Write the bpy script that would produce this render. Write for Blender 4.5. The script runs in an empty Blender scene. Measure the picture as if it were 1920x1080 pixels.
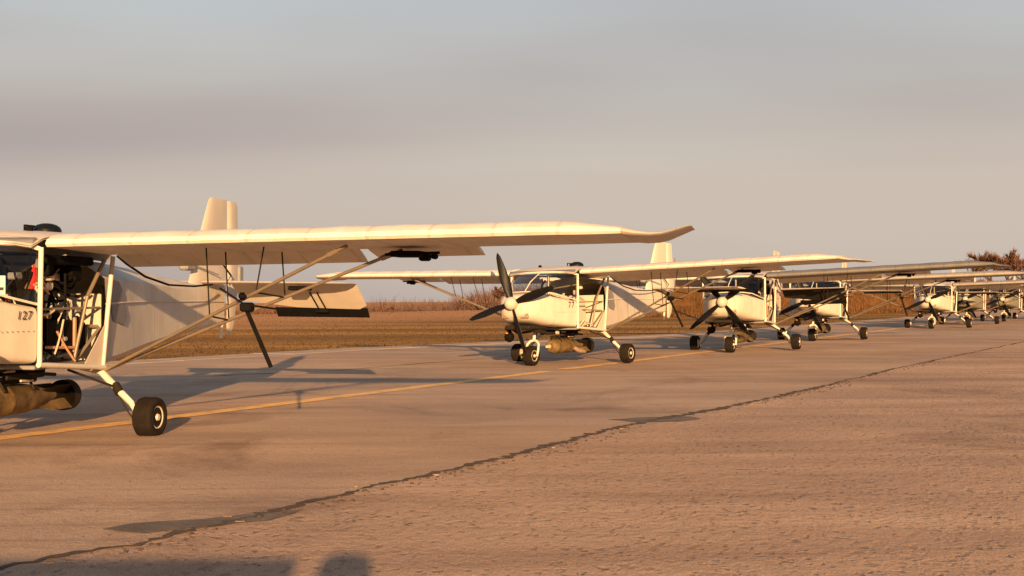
import bpy, math, random
import numpy as np
from mathutils import Vector, Matrix

# ------------------------------------------------------------------ camera, sky, sun, exposure
S = bpy.context.scene
COL = S.collection
FPX, CAMH, HOR, ROLL = 2505.0, 1.0357, 564.6, 0.00633      # photograph is 1920 px wide
cam_d = bpy.data.cameras.new("camera")
cam = bpy.data.objects.new("camera", cam_d); COL.objects.link(cam)
cam_d.sensor_width = 36.0; cam_d.lens = FPX / 1920 * 36.0
cam_d.shift_y = (HOR - 540) / 1920
cam_d.clip_start = 0.05; cam_d.clip_end = 30000
cam.matrix_world = Matrix.Translation((0, 0, CAMH)) @ Matrix.Rotation(math.radians(90), 4, 'X') @ Matrix.Rotation(-ROLL, 4, 'Z')
S.camera = cam

SUN_EL = 10.5
SHADOW_AZ = 95.0            # direction the shadows run, degrees from +X
sx, sy = math.cos(math.radians(SHADOW_AZ)), math.sin(math.radians(SHADOW_AZ))
sun_dir = Vector((sx * math.cos(math.radians(SUN_EL)), sy * math.cos(math.radians(SUN_EL)), -math.sin(math.radians(SUN_EL))))
sd = bpy.data.lights.new("sun", 'SUN'); sd.energy = 5.0; sd.angle = math.radians(0.55); sd.color = (1.0, 0.575, 0.25)
so = bpy.data.objects.new("sun", sd); COL.objects.link(so)
so.rotation_euler = sun_dir.to_track_quat('-Z', 'Y').to_euler()
so.location = (4, -40, 12)

W = bpy.data.worlds.new("World"); S.world = W; W.use_nodes = True
nt = W.node_tree; nt.nodes.clear()
def wn(t, **k):
    n = nt.nodes.new(t)
    for a, b in k.items(): setattr(n, a, b)
    return n
out = wn('ShaderNodeOutputWorld'); bg = wn('ShaderNodeBackground')
sky = wn('ShaderNodeTexSky', sky_type='NISHITA', sun_disc=False)
sky.sun_elevation = math.radians(SUN_EL)
sky.sun_rotation = math.atan2(-sx, -sy)
sky.air_density = 1.0; sky.dust_density = 2.0; sky.ozone_density = 1.5
tc = wn('ShaderNodeTexCoord'); sep = wn('ShaderNodeSeparateXYZ'); nt.links.new(tc.outputs['Generated'], sep.inputs[0])
# long thin veil of cloud, flattened towards the horizon and leaning a little
mp = wn('ShaderNodeMapping'); mp.inputs['Scale'].default_value = (0.75, 0.75, 5.2); mp.inputs['Rotation'].default_value = (0, math.radians(-4.5), 0)
nt.links.new(tc.outputs['Generated'], mp.inputs[0])
no = wn('ShaderNodeTexNoise'); no.inputs['Scale'].default_value = 1.45; no.inputs['Detail'].default_value = 2.5; no.inputs['Roughness'].default_value = 0.45
no.inputs['Distortion'].default_value = 0.25
nt.links.new(mp.outputs[0], no.inputs['Vector'])
el = wn('ShaderNodeMath', operation='MULTIPLY_ADD'); nt.links.new(sep.outputs[2], el.inputs[0]); el.inputs[1].default_value = 1.0
nsh = wn('ShaderNodeMath', operation='MULTIPLY_ADD'); nt.links.new(no.outputs[0], nsh.inputs[0]); nsh.inputs[1].default_value = 0.22; nsh.inputs[2].default_value = -0.11
nt.links.new(nsh.outputs[0], el.inputs[2])
rc = wn('ShaderNodeValToRGB'); nt.links.new(el.outputs[0], rc.inputs[0])       # cloud cover by height
e = rc.color_ramp.elements; e[0].position = 0.13; e[0].color = (0.93, 0.93, 0.93, 1); e[1].position = 0.33; e[1].color = (0.10, 0.10, 0.10, 1)
rcol = wn('ShaderNodeValToRGB'); 
def wm(op, a, b=None):
    q = wn('ShaderNodeMath', operation=op)
    for i_, v_ in ((0, a), (1, b)):
        if v_ is None: continue
        if isinstance(v_, float): q.inputs[i_].default_value = v_
        else: nt.links.new(v_, q.inputs[i_])
    return q.outputs[0]
bd = wm('MULTIPLY_ADD', sep.outputs[0], -0.05); bd.node.inputs[2].default_value = -0.128
bd = wm('DIVIDE', wm('ADD', bd, sep.outputs[2]), 0.062); bd = wm('POWER', 2.718, wm('MULTIPLY', wm('MULTIPLY', bd, bd), -1.0))
nt.links.new(wm('SUBTRACT', no.outputs[0], wm('MULTIPLY', bd, 0.13)), rcol.inputs[0])    # cloud tone
e = rcol.color_ramp.elements; e[0].position = 0.30; e[0].color = (0.178, 0.148, 0.142, 1); e[1].position = 0.60; e[1].color = (0.252, 0.213, 0.184, 1)
mul = wn('ShaderNodeMixRGB', blend_type='MULTIPLY'); mul.inputs[0].default_value = 1; nt.links.new(sky.outputs[0], mul.inputs[1]); mul.inputs[2].default_value = (0.082, 0.074, 0.067, 1)
mix = wn('ShaderNodeMixRGB'); nt.links.new(rc.outputs[0], mix.inputs[0]); nt.links.new(mul.outputs[0], mix.inputs[1]); nt.links.new(rcol.outputs[0], mix.inputs[2])
nt.links.new(mix.outputs[0], bg.inputs[0]); bg.inputs[1].default_value = 1.0
nt.links.new(bg.outputs[0], out.inputs[0])

vs = S.view_settings
vs.view_transform = 'Standard'; vs.look = 'None'; vs.exposure = 1.25; vs.gamma = 1.0; vs.use_curve_mapping = False
S.render.engine = 'CYCLES'

# ------------------------------------------------------------------ helpers
def gnd(px, py):
    """photograph pixel -> point on the apron (z = 0)"""
    u = px - 960.0; v = (py - HOR) + ROLL * u
    Y = FPX * CAMH / v
    return (u * Y / FPX, Y)

def mat(name, col, rough=0.6, metal=0.0, bump=0.0, bscale=40.0, var=0.0, vscale=6.0, spec=0.4, stretch=None, dark=None):
    m = bpy.data.materials.new(name); m.use_nodes = True
    n = m.node_tree; b = n.nodes['Principled BSDF']
    b.inputs['Base Color'].default_value = (*col, 1); b.inputs['Roughness'].default_value = rough; b.inputs['Metallic'].default_value = metal
    b.inputs['Specular IOR Level'].default_value = spec
    if var or bump:
        t = n.nodes.new('ShaderNodeTexCoord'); mp = n.nodes.new('ShaderNodeMapping'); n.links.new(t.outputs['Object'], mp.inputs[0])
        if stretch: mp.inputs['Scale'].default_value = stretch
    if var:
        z = n.nodes.new('ShaderNodeTexNoise'); z.inputs['Scale'].default_value = vscale; z.inputs['Detail'].default_value = 6; z.inputs['Roughness'].default_value = .65
        n.links.new(mp.outputs[0], z.inputs['Vector'])
        r = n.nodes.new('ShaderNodeValToRGB'); n.links.new(z.outputs[0], r.inputs[0])
        d = dark or tuple(c * (1 - var) for c in col)
        r.color_ramp.elements[0].position = .32; r.color_ramp.elements[0].color = (*d, 1)
        r.color_ramp.elements[1].position = .62; r.color_ramp.elements[1].color = (*col, 1)
        n.links.new(r.outputs[0], b.inputs['Base Color'])
        q = n.nodes.new('ShaderNodeMapRange'); n.links.new(z.outputs[0], q.inputs[0])
        q.inputs[3].default_value = min(1, rough + .12); q.inputs[4].default_value = max(.05, rough - .1)
        n.links.new(q.outputs[0], b.inputs['Roughness'])
    if bump:
        z2 = n.nodes.new('ShaderNodeTexNoise'); z2.inputs['Scale'].default_value = bscale; z2.inputs['Detail'].default_value = 4
        n.links.new(mp.outputs[0], z2.inputs['Vector'])
        bp = n.nodes.new('ShaderNodeBump'); bp.inputs['Strength'].default_value = bump; bp.inputs['Distance'].default_value = .02
        n.links.new(z2.outputs[0], bp.inputs['Height']); n.links.new(bp.outputs[0], b.inputs['Normal'])
    return m

M = {}
M['white'] = mat('white_paint', (.54, .485, .41), .42, spec=.25, var=.13, vscale=2.2, bump=.05, bscale=9)
M['fabric'] = mat('white_fabric', (.58, .535, .465), .62, spec=.2, var=.10, vscale=1.6, bump=.22, bscale=3)
M['wing'] = mat('wing_fabric', (.66, .615, .54), .48, spec=.25, var=.09, vscale=1.4, bump=.06, bscale=3)
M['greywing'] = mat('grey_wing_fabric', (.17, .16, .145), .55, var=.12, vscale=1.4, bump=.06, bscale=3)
M['tailfabric'] = mat('tail_fabric', (.54, .495, .43), .6, spec=.2, var=.14, vscale=2.2, bump=.12, bscale=5)
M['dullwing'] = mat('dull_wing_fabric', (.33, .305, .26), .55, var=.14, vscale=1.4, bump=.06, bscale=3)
M['olive'] = mat('olive_grey_paint', (.155, .15, .115), .55, var=.15, vscale=2.5)
M['black'] = mat('black_composite', (.008, .008, .009), .38, spec=.12, var=.3, vscale=6)
M['blackmat'] = mat('black_plastic', (.007, .0066, .0065), .7, spec=.05, var=.3, vscale=9)
M['rubber'] = mat('tyre_rubber', (.018, .014, .011), .85, spec=.08, var=.35, vscale=14, bump=.1, bscale=60)
M['rim'] = mat('rim_metal', (.62, .52, .40), .45, .2, var=.2, vscale=20)
M['tube'] = mat('bare_tube', (.30, .245, .18), .42, .5, var=.25, vscale=9)
M['tubewhite'] = mat('cream_tube', (.60, .56, .48), .4, var=.15, vscale=12)
M['steel'] = mat('grey_steel', (.30, .29, .28), .45, .7, var=.3, vscale=14)
M['bomb'] = mat('ochre_bomb_paint', (.21, .14, .062), .55, .1, spec=.2, var=.65, vscale=8, bump=.12, bscale=30)
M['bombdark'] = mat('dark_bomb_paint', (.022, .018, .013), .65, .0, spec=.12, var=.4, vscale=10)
M['red'] = mat('red_cloth', (.55, .012, .012), .7, var=.2, vscale=20)
M['amber'] = mat('amber_lens', (.75, .30, .03), .2)
M['paper'] = mat('white_card', (.7, .68, .65), .7, var=.1, vscale=15)
M['ink'] = mat('dark_lettering', (.035, .03, .025), .7, var=.4, vscale=30)
M['copper'] = mat('copper_tube', (.50, .27, .17), .5, .1, var=.2, vscale=12)
M['greybox'] = mat('grey_box', (.20, .20, .21), .55, var=.2, vscale=10)
M['redwire'] = mat('red_wire', (.30, .03, .02), .5)
def seams(name, axis, step, width, dark=.86, hgt=.4):
    m = M[name]; n = m.node_tree; b = n.nodes['Principled BSDF']; L = n.links.new
    t = n.nodes.new('ShaderNodeTexCoord'); sp = n.nodes.new('ShaderNodeSeparateXYZ'); L(t.outputs['Object'], sp.inputs[0])
    d = n.nodes.new('ShaderNodeMath'); d.operation = 'PINGPONG'; L(sp.outputs[axis], d.inputs[0]); d.inputs[1].default_value = step / 2
    r = n.nodes.new('ShaderNodeMapRange'); L(d.outputs[0], r.inputs[0]); r.inputs[1].default_value = width * .5; r.inputs[2].default_value = width
    z = n.nodes.new('ShaderNodeTexNoise'); z.inputs['Scale'].default_value = 3.0; z.inputs['Detail'].default_value = 7; z.inputs['Roughness'].default_value = .7
    mp = n.nodes.new('ShaderNodeMapping'); mp.inputs['Scale'].default_value = (.6, 1.6, 1.2) if axis == 1 else (1.6, 1, .7); L(t.outputs['Object'], mp.inputs[0]); L(mp.outputs[0], z.inputs['Vector'])
    g = n.nodes.new('ShaderNodeMapRange'); L(z.outputs[0], g.inputs[0]); g.inputs[1].default_value = .36; g.inputs[2].default_value = .6; g.inputs[3].default_value = .90 if axis == 0 else .84; g.inputs[4].default_value = 1.02
    k = n.nodes.new('ShaderNodeMapRange'); L(r.outputs[0], k.inputs[0]); k.inputs[3].default_value = dark; k.inputs[4].default_value = 1
    kk = n.nodes.new('ShaderNodeMath'); kk.operation = 'MULTIPLY'; L(k.outputs[0], kk.inputs[0]); L(g.outputs[0], kk.inputs[1])
    x = n.nodes.new('ShaderNodeMixRGB'); x.blend_type = 'MULTIPLY'; x.inputs[0].default_value = 1
    src = b.inputs['Base Color'].links[0].from_socket; L(src, x.inputs[1]); L(kk.outputs[0], x.inputs[2]); L(x.outputs[0], b.inputs['Base Color'])
    nb = b.inputs['Normal'].links[0].from_socket; bp = n.nodes.new('ShaderNodeBump'); bp.inputs['Strength'].default_value = hgt; bp.inputs['Distance'].default_value = .006; bp.invert = True
    L(r.outputs[0], bp.inputs['Height']); L(nb, bp.inputs['Normal']); L(bp.outputs[0], b.inputs['Normal'])
def vary(name, lo=.90, hi=1.03):
    n = M[name].node_tree; b = n.nodes['Principled BSDF']; o = n.nodes.new('ShaderNodeObjectInfo'); r = n.nodes.new('ShaderNodeMapRange'); r.inputs[3].default_value = lo; r.inputs[4].default_value = hi
    n.links.new(o.outputs['Random'], r.inputs[0]); x = n.nodes.new('ShaderNodeMixRGB'); x.blend_type = 'MULTIPLY'; x.inputs[0].default_value = 1
    n.links.new(b.inputs['Base Color'].links[0].from_socket, x.inputs[1]); n.links.new(r.outputs[0], x.inputs[2]); n.links.new(x.outputs[0], b.inputs['Base Color'])
for nm in ('wing', 'greywing', 'dullwing'): seams(nm, 1, .4447, .016)
seams('fabric', 0, .62, .010, .86)
seams('white', 0, .47, .005, .72)
for nm in ('white', 'fabric', 'wing', 'dullwing', 'bomb', 'tubewhite', 'tube', 'rubber'): vary(nm)
def glass_mat():
    m = bpy.data.materials.new('clear_glazing'); m.use_nodes = True; n = m.node_tree; n.nodes.clear()
    o = n.nodes.new('ShaderNodeOutputMaterial'); t = n.nodes.new('ShaderNodeBsdfTransparent'); t.inputs[0].default_value = (.86, .89, .90, 1)
    g = n.nodes.new('ShaderNodeBsdfGlossy'); g.inputs[1].default_value = .06
    lw = n.nodes.new('ShaderNodeLayerWeight'); pw = n.nodes.new('ShaderNodeMath'); pw.operation = 'POWER'; n.links.new(lw.outputs['Facing'], pw.inputs[0]); pw.inputs[1].default_value = 4.0
    f = n.nodes.new('ShaderNodeMath'); f.operation = 'MULTIPLY_ADD'; n.links.new(pw.outputs[0], f.inputs[0]); f.inputs[1].default_value = .7; f.inputs[2].default_value = .05
    x = n.nodes.new('ShaderNodeMixShader'); n.links.new(f.outputs[0], x.inputs[0]); n.links.new(t.outputs[0], x.inputs[1]); n.links.new(g.outputs[0], x.inputs[2])
    n.links.new(x.outputs[0], o.inputs[0]); return m
M['glass'] = glass_mat()

class MB:
    def __init__(s): s.v = []; s.f = []
    def add(s, v, f):
        o = len(s.v); s.v += [tuple(p) for p in v]; s.f += [tuple(i + o for i in q) for q in f]; return s
    def box(s, c, d, rot=None):
        v = []
        for i in (-.5, .5):
            for j in (-.5, .5):
                for k in (-.5, .5):
                    p = Vector((i * d[0], j * d[1], k * d[2]))
                    if rot: p = rot @ p
                    v.append(p + Vector(c))
        return s.add(v, [(0, 1, 3, 2), (4, 6, 7, 5), (0, 4, 5, 1), (2, 3, 7, 6), (0, 2, 6, 4), (1, 5, 7, 3)])
    def bbox(s, c, d, b=.01, rot=None):
        """box with chamfered vertical and horizontal edges"""
        hx, hy, hz = d[0] / 2, d[1] / 2, d[2] / 2; b = min(b, hx * .9, hy * .9, hz * .9)
        rings = []
        for z, k in ((-hz, b), (-hz + b, 0), (hz - b, 0), (hz, b)):
            X, Y = hx - k, hy - k
            rings.append([(X, -Y + b, z), (X, Y - b, z), (X - b, Y, z), (-X + b, Y, z), (-X, Y - b, z), (-X, -Y + b, z), (-X + b, -Y, z), (X - b, -Y, z)])
        rings = [[(rot @ Vector(p) if rot else Vector(p)) + Vector(c) for p in r] for r in rings]
        return s.loft(rings, cap=True)
    def loft(s, rings, cap=False, closed=True):
        n = len(rings[0]); v = [p for r in rings for p in r]; f = []
        for i in range(len(rings) - 1):
            for j in range(n if closed else n - 1):
                k = (j + 1) % n
                f.append((i * n + j, i * n + k, (i + 1) * n + k, (i + 1) * n + j))
        if cap:
            f.append(tuple(reversed(range(n)))); f.append(tuple((len(rings) - 1) * n + j for j in range(n)))
        return s.add(v, f)
    def tube(s, pts, r, n=8, flat=1.0):
        pts = [Vector(p) for p in pts]; rings = []
        rr = r if isinstance(r, (list, tuple)) else [r] * len(pts)
        for i, p in enumerate(pts):
            d = (pts[min(i + 1, len(pts) - 1)] - pts[max(i - 1, 0)]).normalized()
            a = Vector((0, 0, 1)) if abs(d.z) < .9 else Vector((1, 0, 0))
            u = d.cross(a).normalized(); w = d.cross(u).normalized()
            rings.append([p + u * (rr[i] * math.cos(2 * math.pi * k / n)) + w * (rr[i] * flat * math.sin(2 * math.pi * k / n)) for k in range(n)])
        return s.loft(rings, cap=True)
    def lathe(s, prof, c, axis='y', n=28):
        """prof: (along axis, radius)"""
        rings = []
        for a, r in prof:
            ring = []
            for k in range(n):
                t = 2 * math.pi * k / n; p, q = r * math.cos(t), r * math.sin(t)
                ring.append(Vector(c) + Vector({'x': (a, p, q), 'y': (p, a, q), 'z': (p, q, a)}[axis]))
            rings.append(ring)
        return s.loft(rings, cap=True)
    def mesh(s, name, m, smooth=None):
        me = bpy.data.meshes.new(name); me.from_pydata(s.v, [], s.f); me.update()
        import bmesh
        bm = bmesh.new(); bm.from_mesh(me); bmesh.ops.recalc_face_normals(bm, faces=bm.faces); bm.to_mesh(me); bm.free()
        for x in (m if isinstance(m, (list, tuple)) else [m]): me.materials.append(M[x])
        if smooth:
            me.polygons.foreach_set('use_smooth', [True] * len(me.polygons))
            if smooth < 3: me.set_sharp_from_angle(angle=smooth)
        return me

def obj(name, me, parent=None, label=None, cat=None, group=None, kind=None, loc=None):
    o = bpy.data.objects.new(name, me); COL.objects.link(o)
    if parent is not None: o.parent = parent
    if loc: o.location = loc
    for k, v in (('label', label), ('category', cat), ('group', group), ('kind', kind)):
        if v: o[k] = v
    return o

def curve(a, b, sag, n=8, side=(0, 0, 0)):
    a, b = Vector(a), Vector(b); P = []
    for i in range(n + 1):
        t = i / n; P.append(a.lerp(b, t) + (Vector((0, 0, -sag)) + Vector(side)) * (4 * t * (1 - t)))
    return P

# ------------------------------------------------------------------ ground
APEDGE = [(-60, -40), (-26, 0), (-12.5, 15.5), (-6.74, 24.6), (-3.79, 29.9), (0, 34.3), (5.9, 42.1), (19.4, 69), (36, 103), (62, 152), (110, 240)]
A0, A1 = Vector((-17.7, 88.8)), Vector((-2.8, 117.9))
CD = (A1 - A0).normalized(); CN = Vector((-CD.y, CD.x))          # beyond the crest of the far field
def smooth(t): t = max(0, min(1, t)); return t * t * (3 - 2 * t)
def edge_y(x):
    for (x0, y0), (x1, y1) in zip(APEDGE, APEDGE[1:]):
        if x <= x1: return y0 + (y1 - y0) * (x - x0) / (x1 - x0)
    return 9999
def field_z(x, y):
    t = (Vector((x, y)) - A0).dot(CN)
    z = -.035
    z += .22 * smooth((t + 22) / 20) * (1 - smooth((t - 2) / 30))          # slight rise along the straw strip
    z -= 5.2 * smooth((t - 4) / 140)
    return z
def ground_mat():
    m = bpy.data.materials.new('dry_field'); m.use_nodes = True; n = m.node_tree; b = n.nodes['Principled BSDF']
    b.inputs['Roughness'].default_value = .95; b.inputs['Specular IOR Level'].default_value = .1
    t = n.nodes.new('ShaderNodeTexCoord')
    mp = n.nodes.new('ShaderNodeMapping'); mp.inputs['Rotation'].default_value = (0, 0, math.radians(-40)); mp.inputs['Scale'].default_value = (.012, .16, 1)
    n.links.new(t.outputs['Object'], mp.inputs[0])
    z = n.nodes.new('ShaderNodeTexNoise'); z.inputs['Scale'].default_value = 1.0; z.inputs['Detail'].default_value = 8; z.inputs['Roughness'].default_value = .68; n.links.new(mp.outputs[0], z.inputs['Vector'])
    z2 = n.nodes.new('ShaderNodeTexNoise'); z2.inputs['Scale'].default_value = 3.0; z2.inputs['Detail'].default_value = 8; n.links.new(t.outputs['Object'], z2.inputs['Vector'])
    a = n.nodes.new('ShaderNodeMath'); a.operation = 'MULTIPLY_ADD'; n.links.new(z2.outputs[0], a.inputs[0]); a.inputs[1].default_value = .22; n.links.new(z.outputs[0], a.inputs[2])
    r = n.nodes.new('ShaderNodeValToRGB'); n.links.new(a.outputs[0], r.inputs[0])
    E = r.color_ramp.elements
    E[0].position = .47; E[0].color = (.098, .060, .015, 1); E[1].position = .76; E[1].color = (.46, .235, .066, 1)
    k = E.new(.60); k.color = (.24, .124, .032, 1)
    # straw strip: distance beyond the far crest
    d = n.nodes.new('ShaderNodeVectorMath'); d.operation = 'DOT_PRODUCT'; n.links.new(t.outputs['Object'], d.inputs[0]); d.inputs[1].default_value = (CN.x, CN.y, 0)
    q = n.nodes.new('ShaderNodeMapRange'); n.links.new(d.outputs['Value'], q.inputs[0]); base = A0.dot(CN)
    q.inputs[1].default_value = base - 26; q.inputs[2].default_value = base - 10
    x = n.nodes.new('ShaderNodeMixRGB'); n.links.new(q.outputs[0], x.inputs[0]); n.links.new(r.outputs[0], x.inputs[1]); x.inputs[2].default_value = (.46, .235, .105, 1)
    n.links.new(x.outputs[0], b.inputs['Base Color'])
    bp = n.nodes.new('ShaderNodeBump'); bp.inputs['Strength'].default_value = .35; bp.inputs['Distance'].default_value = .06; n.links.new(z2.outputs[0], bp.inputs['Height']); n.links.new(bp.outputs[0], b.inputs['Normal'])
    return m
M['field'] = ground_mat()
xs = sorted(set([-9000, -4000, -1500, -700, -400, -250] + list(range(-200, 201, 8)) + [250, 400, 700, 1500, 4000, 9000]))
ys = sorted(set([-3000, -500, -100] + list(range(-40, 321, 6)) + [340, 380, 450, 600, 900, 2000, 6000, 14000, 24000]))
b = MB(); v = [(x, y, field_z(x, y)) for y in ys for x in xs]; nx = len(xs)
b.add(v, [(j * nx + i, j * nx + i + 1, (j + 1) * nx + i + 1, (j + 1) * nx + i) for j in range(len(ys) - 1) for i in range(nx - 1)])
obj('field', b.mesh('field', 'field', 3), kind='structure')

def apron_mat():
    m = bpy.data.materials.new('worn_apron'); m.use_nodes = True; n = m.node_tree; b = n.nodes['Principled BSDF']
    b.inputs['Roughness'].default_value = .88; b.inputs['Specular IOR Level'].default_value = .25
    L = n.links.new
    t = n.nodes.new('ShaderNodeTexCoord')
    def noise(scale, det=6, rough=.6, src=None, dist=0):
        z = n.nodes.new('ShaderNodeTexNoise'); z.inputs['Scale'].default_value = scale; z.inputs['Detail'].default_value = det; z.inputs['Roughness'].default_value = rough
        z.inputs['Distortion'].default_value = dist
        L((src or t.outputs['Object']), z.inputs['Vector']); return z.outputs[0]
    def ramp(s, p0, c0, p1, c1):
        r = n.nodes.new('ShaderNodeValToRGB'); L(s, r.inputs[0]); E = r.color_ramp.elements
        E[0].position = p0; E[0].color = (*c0, 1); E[1].position = p1; E[1].color = (*c1, 1); return r.outputs[0]
    def mixc(f, a, c, bt='MIX', k=None):
        x = n.nodes.new('ShaderNodeMixRGB'); x.blend_type = bt
        if k is None: L(f, x.inputs[0])
        else: x.inputs[0].default_value = k
        for i, q in ((1, a), (2, c)):
            if isinstance(q, tuple): x.inputs[i].default_value = (*q, 1)
            else: L(q, x.inputs[i])
        return x.outputs[0]
    mp = n.nodes.new('ShaderNodeMapping'); mp.inputs['Rotation'].default_value = (0, 0, math.radians(-64)); mp.inputs['Scale'].default_value = (.16, 1.1, 1); L(t.outputs['Object'], mp.inputs[0])
    streak = noise(1.3, 8, .62, mp.outputs[0], .3)
    mp2 = n.nodes.new('ShaderNodeMapping'); mp2.inputs['Scale'].default_value = (.6, .8, 1); L(t.outputs['Object'], mp2.inputs[0])
    blot = noise(.55, 8, .62, mp2.outputs[0], .6)
    c = ramp(streak, .30, (.385, .272, .195), .70, (.535, .388, .28))
    c2 = ramp(blot, .33, (.78, .77, .78), .66, (1.08, 1.06, 1.03))
    col = mixc(None, c, c2, 'MULTIPLY', 1.0)
    # near side of the long crack: paler, pitted concrete
    CA, CB = Vector(gnd(500, 960)), Vector(gnd(1660, 695)); dd = (CB - CA).normalized(); nn = Vector((dd.y, -dd.x))
    d = n.nodes.new('ShaderNodeVectorMath'); d.operation = 'DOT_PRODUCT'; L(t.outputs['Object'], d.inputs[0]); d.inputs[1].default_value = (nn.x, nn.y, 0)
    q = n.nodes.new('ShaderNodeMapRange'); L(d.outputs['Value'], q.inputs[0]); q.inputs[1].default_value = CA.dot(nn) - .05; q.inputs[2].default_value = CA.dot(nn) + .05
    col = mixc(q.outputs[0], col, mixc(None, col, (1.10, 1.06, 1.05), 'MULTIPLY', 1.0))
    mp4 = n.nodes.new('ShaderNodeMapping'); mp4.inputs['Scale'].default_value = (1.2, .75, 1); L(t.outputs['Object'], mp4.inputs[0])
    fine = noise(14, 7, .68, mp4.outputs[0])
    agg = noise(90, 5, .7)
    col = mixc(None, col, ramp(agg, .32, (.60, .58, .57), .68, (1.30, 1.30, 1.28)), 'MULTIPLY', 1.0)
    mp3 = n.nodes.new('ShaderNodeMapping'); mp3.inputs['Scale'].default_value = (1.5, .8, 1); L(t.outputs['Object'], mp3.inputs[0])
    vor = n.nodes.new('ShaderNodeTexVoronoi'); vor.inputs['Scale'].default_value = 8.5; vor.inputs['Randomness'].default_value = 1; wv = n.nodes.new('ShaderNodeTexNoise'); wv.inputs['Scale'].default_value = 9; wv.inputs['Detail'].default_value = 4; L(t.outputs['Object'], wv.inputs['Vector'])
    wa = n.nodes.new('ShaderNodeVectorMath'); wa.operation = 'MULTIPLY_ADD'; L(wv.outputs['Color'], wa.inputs[0]); wa.inputs[1].default_value = (.16, .16, 0); L(mp3.outputs[0], wa.inputs[2]); L(wa.outputs[0], vor.inputs['Vector'])
    pit = ramp(vor.outputs['Distance'], .10, (1, 1, 1), .30, (0, 0, 0))
    gate = ramp(noise(1.5, 9, .82), .43, (0, 0, 0), .62, (1, 1, 1))
    mp6 = n.nodes.new('ShaderNodeMapping'); mp6.inputs['Scale'].default_value = (1.5, .85, 1); mp6.inputs['Location'].default_value = (3.3, 1.7, 0); L(t.outputs['Object'], mp6.inputs[0])
    vo2 = n.nodes.new('ShaderNodeTexVoronoi'); vo2.inputs['Scale'].default_value = 16; wb = n.nodes.new('ShaderNodeVectorMath'); wb.operation = 'MULTIPLY_ADD'; L(wv.outputs['Color'], wb.inputs[0]); wb.inputs[1].default_value = (.12, .12, 0); L(mp6.outputs[0], wb.inputs[2]); L(wb.outputs[0], vo2.inputs['Vector'])
    pit2 = mixc(None, ramp(vo2.outputs['Distance'], .12, (1, 1, 1), .34, (0, 0, 0)), ramp(noise(1.3, 9, .82, mp6.outputs[0]), .43, (0, 0, 0), .61, (1, 1, 1)), 'MULTIPLY', 1.0)
    pm = mixc(None, mixc(None, pit, gate, 'MULTIPLY', 1.0), pit2, 'LIGHTEN', 1.0); pm = mixc(None, pm, mixc(q.outputs[0], (.40, .40, .40), (1, 1, 1)), 'MULTIPLY', 1.0)
    x = n.nodes.new('ShaderNodeMixRGB'); L(pm, x.inputs[0]); L(col, x.inputs[1]); x.inputs[2].default_value = (.265, .185, .135, 1); col = x.outputs[0]
    # oil stains, rubber streaks and grit
    st = ramp(noise(.33, 9, .72, None, 1.2), .53, (1, 1, 1), .68, (.62, .59, .58)); col = mixc(None, col, st, 'MULTIPLY', 1.0)
    mp5 = n.nodes.new('ShaderNodeMapping'); mp5.inputs['Rotation'].default_value = (0, 0, math.radians(-63)); mp5.inputs['Scale'].default_value = (.045, 2.3, 1); L(t.outputs['Object'], mp5.inputs[0])
    col = mixc(None, col, ramp(noise(1.0, 5, .6, mp5.outputs[0]), .55, (1, 1, 1), .68, (.70, .68, .68)), 'MULTIPLY', 1.0)
    col = mixc(None, col, ramp(noise(38, 3, .6), .70, (1, 1, 1), .76, (.45, .42, .40)), 'MULTIPLY', 1.0)
    L(col, b.inputs['Base Color'])
    h = n.nodes.new('ShaderNodeMath'); h.operation = 'MULTIPLY_ADD'; L(fine, h.inputs[0]); h.inputs[1].default_value = 1.0; hq = n.nodes.new('ShaderNodeMath'); hq.operation = 'MULTIPLY'; hm = n.nodes.new('ShaderNodeMapRange'); L(q.outputs[0], hm.inputs[0]); hm.inputs[3].default_value = .5; hm.inputs[4].default_value = 1.0; L(h.outputs[0], hq.inputs[0]); L(hm.outputs[0], hq.inputs[1])
    pk = n.nodes.new('ShaderNodeMath'); pk.operation = 'MULTIPLY'; L(pm, pk.inputs[0]); pk.inputs[1].default_value = -.8; L(pk.outputs[0], h.inputs[2])
    bp = n.nodes.new('ShaderNodeBump'); bp.inputs['Strength'].default_value = 1.0; bp.inputs['Distance'].default_value = .021; L(hq.outputs[0], bp.inputs['Height']); L(bp.outputs[0], b.inputs['Normal'])
    return m
M['apron'] = apron_mat()
M['edge'] = mat('pale_concrete', (.44, .335, .255), .9, var=.35, vscale=1.2, bump=.3, bscale=25)
M['seal'] = mat('dark_sealant', (.155, .122, .10), .85, var=.45, vscale=3, bump=.4, bscale=30)
M['crack'] = mat('crack_brown', (.095, .066, .050), .95, var=.5, vscale=6, bump=.6, bscale=50)  # dark brown shared by the cracks and their rubble
M['chip'] = mat('chipped_concrete', (.27, .19, .14), .9, var=.4, vscale=12, bump=.4, bscale=40)
def line_mat():
    m = mat('worn_yellow_paint', (.52, .29, .085), .8, bump=.2, bscale=40); n = m.node_tree; b = n.nodes['Principled BSDF']
    t = n.nodes.new('ShaderNodeTexCoord'); z = n.nodes.new('ShaderNodeTexNoise'); z.inputs['Scale'].default_value = 5; z.inputs['Detail'].default_value = 9; z.inputs['Roughness'].default_value = .75
    n.links.new(t.outputs['Object'], z.inputs['Vector']); r = n.nodes.new('ShaderNodeValToRGB'); n.links.new(z.outputs[0], r.inputs[0])
    E = r.color_ramp.elements; E[0].position = .40; E[0].color = (.46, .31, .17, 1); E[1].position = .52; E[1].color = (.82, .47, .13, 1)
    n.links.new(r.outputs[0], b.inputs['Base Color']); return m
M['line'] = line_mat()
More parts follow.
